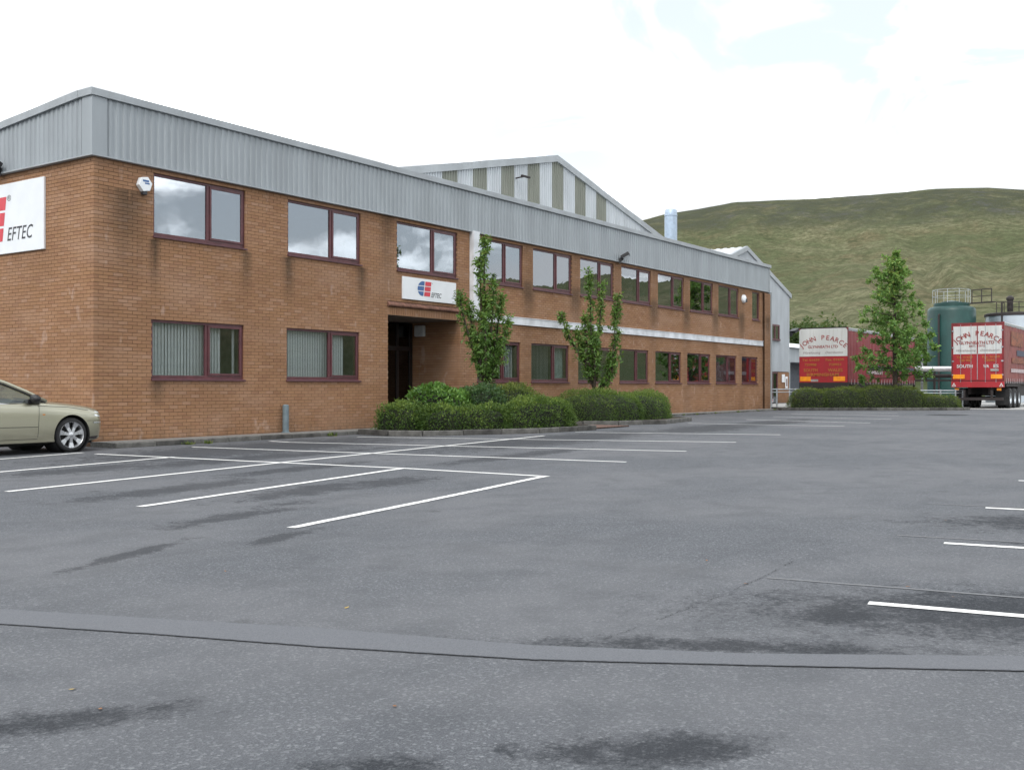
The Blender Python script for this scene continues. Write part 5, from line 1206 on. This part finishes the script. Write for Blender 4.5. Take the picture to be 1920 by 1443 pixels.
bush('yard_hedge', 'long mounded hedge in front of the red trailers', 'hedge', (0, 0, g3), [(36.55, -2.0, .95, .7, .90, R(-56), .35), (37.5, -3.2, 1.3, .8, .98, R(-53), .4), (38.9, -5.0, 1.9, .85, 1.03, R(-53), .35), (40.2, -6.7, 1.35, .75, .66, R(-50), .5)], 30000, (.06, .03), 'leafO', tip=.5)

def make_tree(name, label, loc, limbs, trunk, twigs, n_leaf, lsize, mat, droop, spread, seed, rads=(.05, .012), t0=.12):
    o = thing(name, label, 'tree', loc); rs = np.random.default_rng(seed); rd = random.Random(seed)
    tb = MB(); tb.tube(trunk[0], trunk[1], 9)
    wood = MB(); P, D = [], []
    for limb in limbs:
        pts = catmull(limb, 6); m_ = len(pts); wood.tube([tuple(p) for p in pts], [rads[0] * (1 - k / m_) + rads[1] * .5 for k in range(m_)], 6)
        Ltot = sum(np.linalg.norm(pts[k + 1] - pts[k]) for k in range(m_ - 1)); cnt = int(twigs * Ltot)
        for _ in range(cnt):
            t = t0 + (1 - t0) * rs.random(); k = min(int(t * (m_ - 1)), m_ - 2); f = t * (m_ - 1) - k; base = pts[k] * (1 - f) + pts[k + 1] * f; ax = pts[k + 1] - pts[k]; ax /= np.linalg.norm(ax) + 1e-9
            d = rs.normal(size=3); d -= ax * d.dot(ax); d /= np.linalg.norm(d) + 1e-9; d = d * .85 + ax * rs.uniform(.2, .9) + np.array([0, 0, .15]); d /= np.linalg.norm(d)
            ln = spread * rs.uniform(.35, 1.0) * (1.0 - .45 * t); tip_ = base + d * ln; wood.tube([tuple(base), tuple(base + d * ln * .5 + np.array([0, 0, .02])), tuple(tip_)], [.006, .004, .002], 4, False)
            q = max(2, int(n_leaf * rs.uniform(.6, 1.4))); u = rs.random(q); pp = base + d * ln * (.15 + .9 * u)[:, None] + rs.normal(size=(q, 3)) * .035
            dd = d * .5 + rs.normal(size=(q, 3)) * .75 + np.array([0, 0, -droop]); P.append(pp); D.append(dd)
    P = np.concatenate(P); D = np.concatenate(D); n = len(P); cen = P.mean(0)
    Nn = rs.normal(size=(n, 3)) * .6 + np.array([0, 0, 1.0])
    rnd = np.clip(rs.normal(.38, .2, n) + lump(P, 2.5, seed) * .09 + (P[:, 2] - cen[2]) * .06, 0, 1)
    V, F, A = leaves(P, D, Nn, lsize[0] * rs.uniform(.45, 1.35, n), lsize[1] * rs.uniform(.6, 1.3, n), rnd, .2)
    trk = tb.build('trunk', 'bark', o, smooth=True); wood.build('branches', 'bark', o, smooth=True)
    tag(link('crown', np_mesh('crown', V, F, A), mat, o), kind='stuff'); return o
# 1: narrow cherry; local axes: r = right across the view, so limbs are laid out in the round
def az_limb(h0, r, h1, az_, bow=.5, h2=None, base=.0):
    c, s = math.cos(az_), math.sin(az_)
    return [(0, 0, h0), (c * r * bow * .7, s * r * bow * .7, h0 + (h1 - h0) * .35), (c * r * .85, s * r * .85, h0 + (h1 - h0) * .72), (c * r, s * r, h1)]
rgt = VIEW - R(90)
L1 = [[(0, 0, .7), (.02, 0, 2.0), (.0, .03, 3.4), (-.05, .02, 4.5), (.02, 0, 5.15)], az_limb(1.2, .18, 4.6, rgt + R(200), .6), az_limb(1.3, .75, 3.75, rgt + R(172), .7), az_limb(1.4, .55, 3.4, rgt + R(150), .7), az_limb(1.1, .62, 3.0, rgt + R(-8), .8), az_limb(1.0, .42, 3.6, rgt + R(15), .7), az_limb(1.0, .5, 3.0, rgt + R(-90), .7), az_limb(1.1, .5, 3.3, rgt + R(90), .7), az_limb(.9, .3, 2.6, rgt + R(-140), .6), az_limb(.9, .45, 2.4, rgt + R(40), .6), az_limb(1.3, .35, 3.9, rgt + R(-50), .7)]
make_tree('cherry_tree', 'narrow upright young tree with long drooping leaves before the white post', (11.02, -1.6, g1), L1, ([(0, 0, 0), (.01, 0, .8), (0, .01, 1.4), (0, 0, 2.0)], [.06, .05, .04, .02]), 24, 11, (.13, .055), 'leafA', .55, .30, 5)
L2 = [[(0, 0, .8), (-.05, 0, 1.8), (-.16, .03, 2.9), (-.22, .02, 3.9), (-.38, 0, 4.75)], az_limb(1.6, 1.05, 3.35, rgt + R(178), .75), az_limb(1.0, .55, 2.9, rgt + R(165), .7), az_limb(1.0, .25, 4.4, rgt + R(5), .5), az_limb(.6, .78, 3.95, rgt + R(0), 1.15), az_limb(.8, .72, 2.8, rgt + R(-15), 1.1), az_limb(1.0, .45, 2.7, rgt + R(-90), .7), az_limb(.9, .42, 2.9, rgt + R(95), .7), az_limb(1.2, .4, 3.3, rgt + R(140), .7), az_limb(.8, .6, 2.1, rgt + R(20), .9)]
make_tree('cherry_tree', 'forked young tree with sparse leafy arms in front of the middle windows', (16.62, -1.8, g2), L2, ([(0, 0, 0), (-.01, 0, .8), (-.04, .01, 1.5)], [.06, .05, .03]), 24, 11, (.13, .055), 'leafA', .5, .27, 9)
L3 = []; rt = random.Random(4)
ENV = [(1.2, 1.3), (1.9, 1.95), (2.6, 1.6), (3.3, 1.85), (4.0, 1.8), (4.7, 1.4), (5.4, 1.12), (6.2, .85), (7.0, .5)]
for k in range(50):
    h0 = 1.35 + 5.2 * (k / 50) ** 1.05; env = float(np.interp(h0, [e[0] for e in ENV], [e[1] for e in ENV])) * rt.choice((.55, .75, .9, 1.0, 1.08)); a_ = k * 2.399 + rt.uniform(-.5, .5); rise = rt.uniform(-.1, .7) * min(1, env)
    L3.append(az_limb(h0, max(env, .2), h0 + rise, a_, .55))
L3.append([(0, 0, 4), (.05, 0, 5.5), (0, 0, 6.9), (.05, 0, 7.3)])
for k in range(7): L3.append(az_limb(5.0 + k * .22, .35, 6.4 + k * .13, k * 2.4, .6))
make_tree('small_broadleaf_tree', 'bushy young tree with layered green crown above the yard hedge', (39.2, -5.25, g3), L3, ([(0, 0, 0), (.03, 0, 1.5), (0, .03, 3.2), (.02, 0, 5.0), (0, 0, 6.6)], [.13, .11, .08, .05, .02]), 12, 21, (.12, .085), 'leafB', .3, .55, 4, (.022, .009), .12)

# woodland edge at the foot of the hill: one distant mass
P, D = [], []; rs = np.random.default_rng(3)
for k in range(60):
    a = R(10 + 16 * rs.random()); r_ = rs.uniform(165, 205); x, y = CX + r_ * math.cos(a), CY + r_ * math.sin(a); hgt = rs.uniform(8.5, 12.5) * (1.05 if a > R(17) else .85); w_ = rs.uniform(2.4, 4.5); q = 2200
    u = unit(q) * (RNG.random(q) ** .35)[:, None]; pp = np.array([x, y, hgt * .55]) + u * np.array([w_, w_, hgt * .5]) * (1 + lump(u, 3, k)[:, None] * .14)
    P.append(pp); D.append(unit(q))
P = np.concatenate(P); D = np.concatenate(D); n = len(P)
V, F, A = leaves(P, D, unit(n), rs.uniform(.4, .8, n), rs.uniform(.3, .6, n), np.clip(rs.normal(.4, .2, n) + (P[:, 2] - 5) * .03, 0, 1))
o = tag(link('woodland', np_mesh('woodland', V, F, A), 'wood'), 'dark green woodland edge at the foot of the hill', 'woodland', kind='stuff')

# weeds at the wall foot and along the kerb
def weed(label, x, y, z, n, h, grp=None):
    rs = np.random.default_rng(int(x * 100) % 997); P = np.zeros((n, 3)); P[:, :2] = rs.normal(size=(n, 2)) * h * .4; D = rs.normal(size=(n, 3)) * .55 + np.array([0, 0, 1.0])
    V, F, A = leaves(P, D, rs.normal(size=(n, 3)), rs.uniform(.4, 1.1, n) * h, np.full(n, h * .22), np.clip(rs.normal(.45, .25, n), 0, 1)); o = link('weed_tuft', np_mesh('weed_tuft', V, F, A), 'weed'); o.location = (x, y, z); return tag(o, label, 'weed', grp)
weed('low weed tuft at the kerb nearest the parked car', 1.55, -.95, gz(1.5), 60, .10); weed('spreading flat weed at the kerb beside the first bay line', 2.0, -1.0, gz(2), 70, .09); weed('small upright weed at the kerb right of the grey post', 5.75, -.92, gz(6), 40, .14)
WL = ['under the fifth ground-floor window from the far end', 'under the left half of the fourth far ground-floor window', 'under the right half of the fourth far ground-floor window', 'under the third ground-floor window from the far end', 'under the second ground-floor window from the far end', 'between the last two ground-floor windows', 'under the right edge of the last ground-floor window']
for k, x in enumerate((22.6, 25.2, 26.4, 28.3, 30.6, 33.0, 35.0)): weed('small kerb weed ' + WL[k], x, -.86 + .03 * (k % 2), gz(x), 40, .10, 'weeds along the far kerb')
# fallen leaves on the tarmac
lf = MB(); lf.v = [(0, 0, .004), (.018, .014, .012), (.05, .012, .008), (.07, 0, .014), (.05, -.014, .010), (.018, -.013, .006)]; lf.f = [(0, 1, 2, 3), (0, 3, 4, 5)]; lm = lf.mesh('fallen_leaf'); lm.materials.append(M['deadleaf']); lm2 = lm.copy(); lm2.materials.clear(); lm2.materials.append(M['deadleaf2'])
LL = ['brown fallen leaf above the left half of the repair strip', 'yellow fallen leaf just above the middle of the repair strip', 'brown fallen leaf below the repair strip near the bottom centre', 'yellow fallen leaf below the repair strip at the far left', 'brown fallen leaf in the middle of the open tarmac', 'brown fallen leaf at the start of the nearest worn line', 'brown fallen leaf lying on the nearest worn line at right', 'brown fallen leaf beside the second worn line at right', 'brown fallen leaf on the damp patch at lower left', 'dark fallen leaf just above the nearest right bay line', 'pale brown fallen leaf furthest out on the open tarmac', 'brown fallen leaf above the second right bay line']
for k, (x, y) in enumerate([(-7.8, -13.24), (-8.19, -14.67), (-9.35, -16.03), (-9.9, -14.85), (-5.64, -15.64), (-6.27, -16.2), (-5.82, -17.01), (-2.78, -15.78), (-10.0, -15.15), (-5.97, -17.32), (-5.28, -14.94), (-2.44, -16.5)]):
    y_ = k in (1, 3); o = bpy.data.objects.new('fallen_leaf', lm2 if y_ else lm); C.objects.link(o); o.location = (x, y, gz(x) + .002); o.rotation_euler = (0, 0, random.uniform(0, 6.3)); o.scale = [random.uniform(.35, .55)] * 3
    tag(o, LL[k], 'leaf', 'fallen leaves on the tarmac')
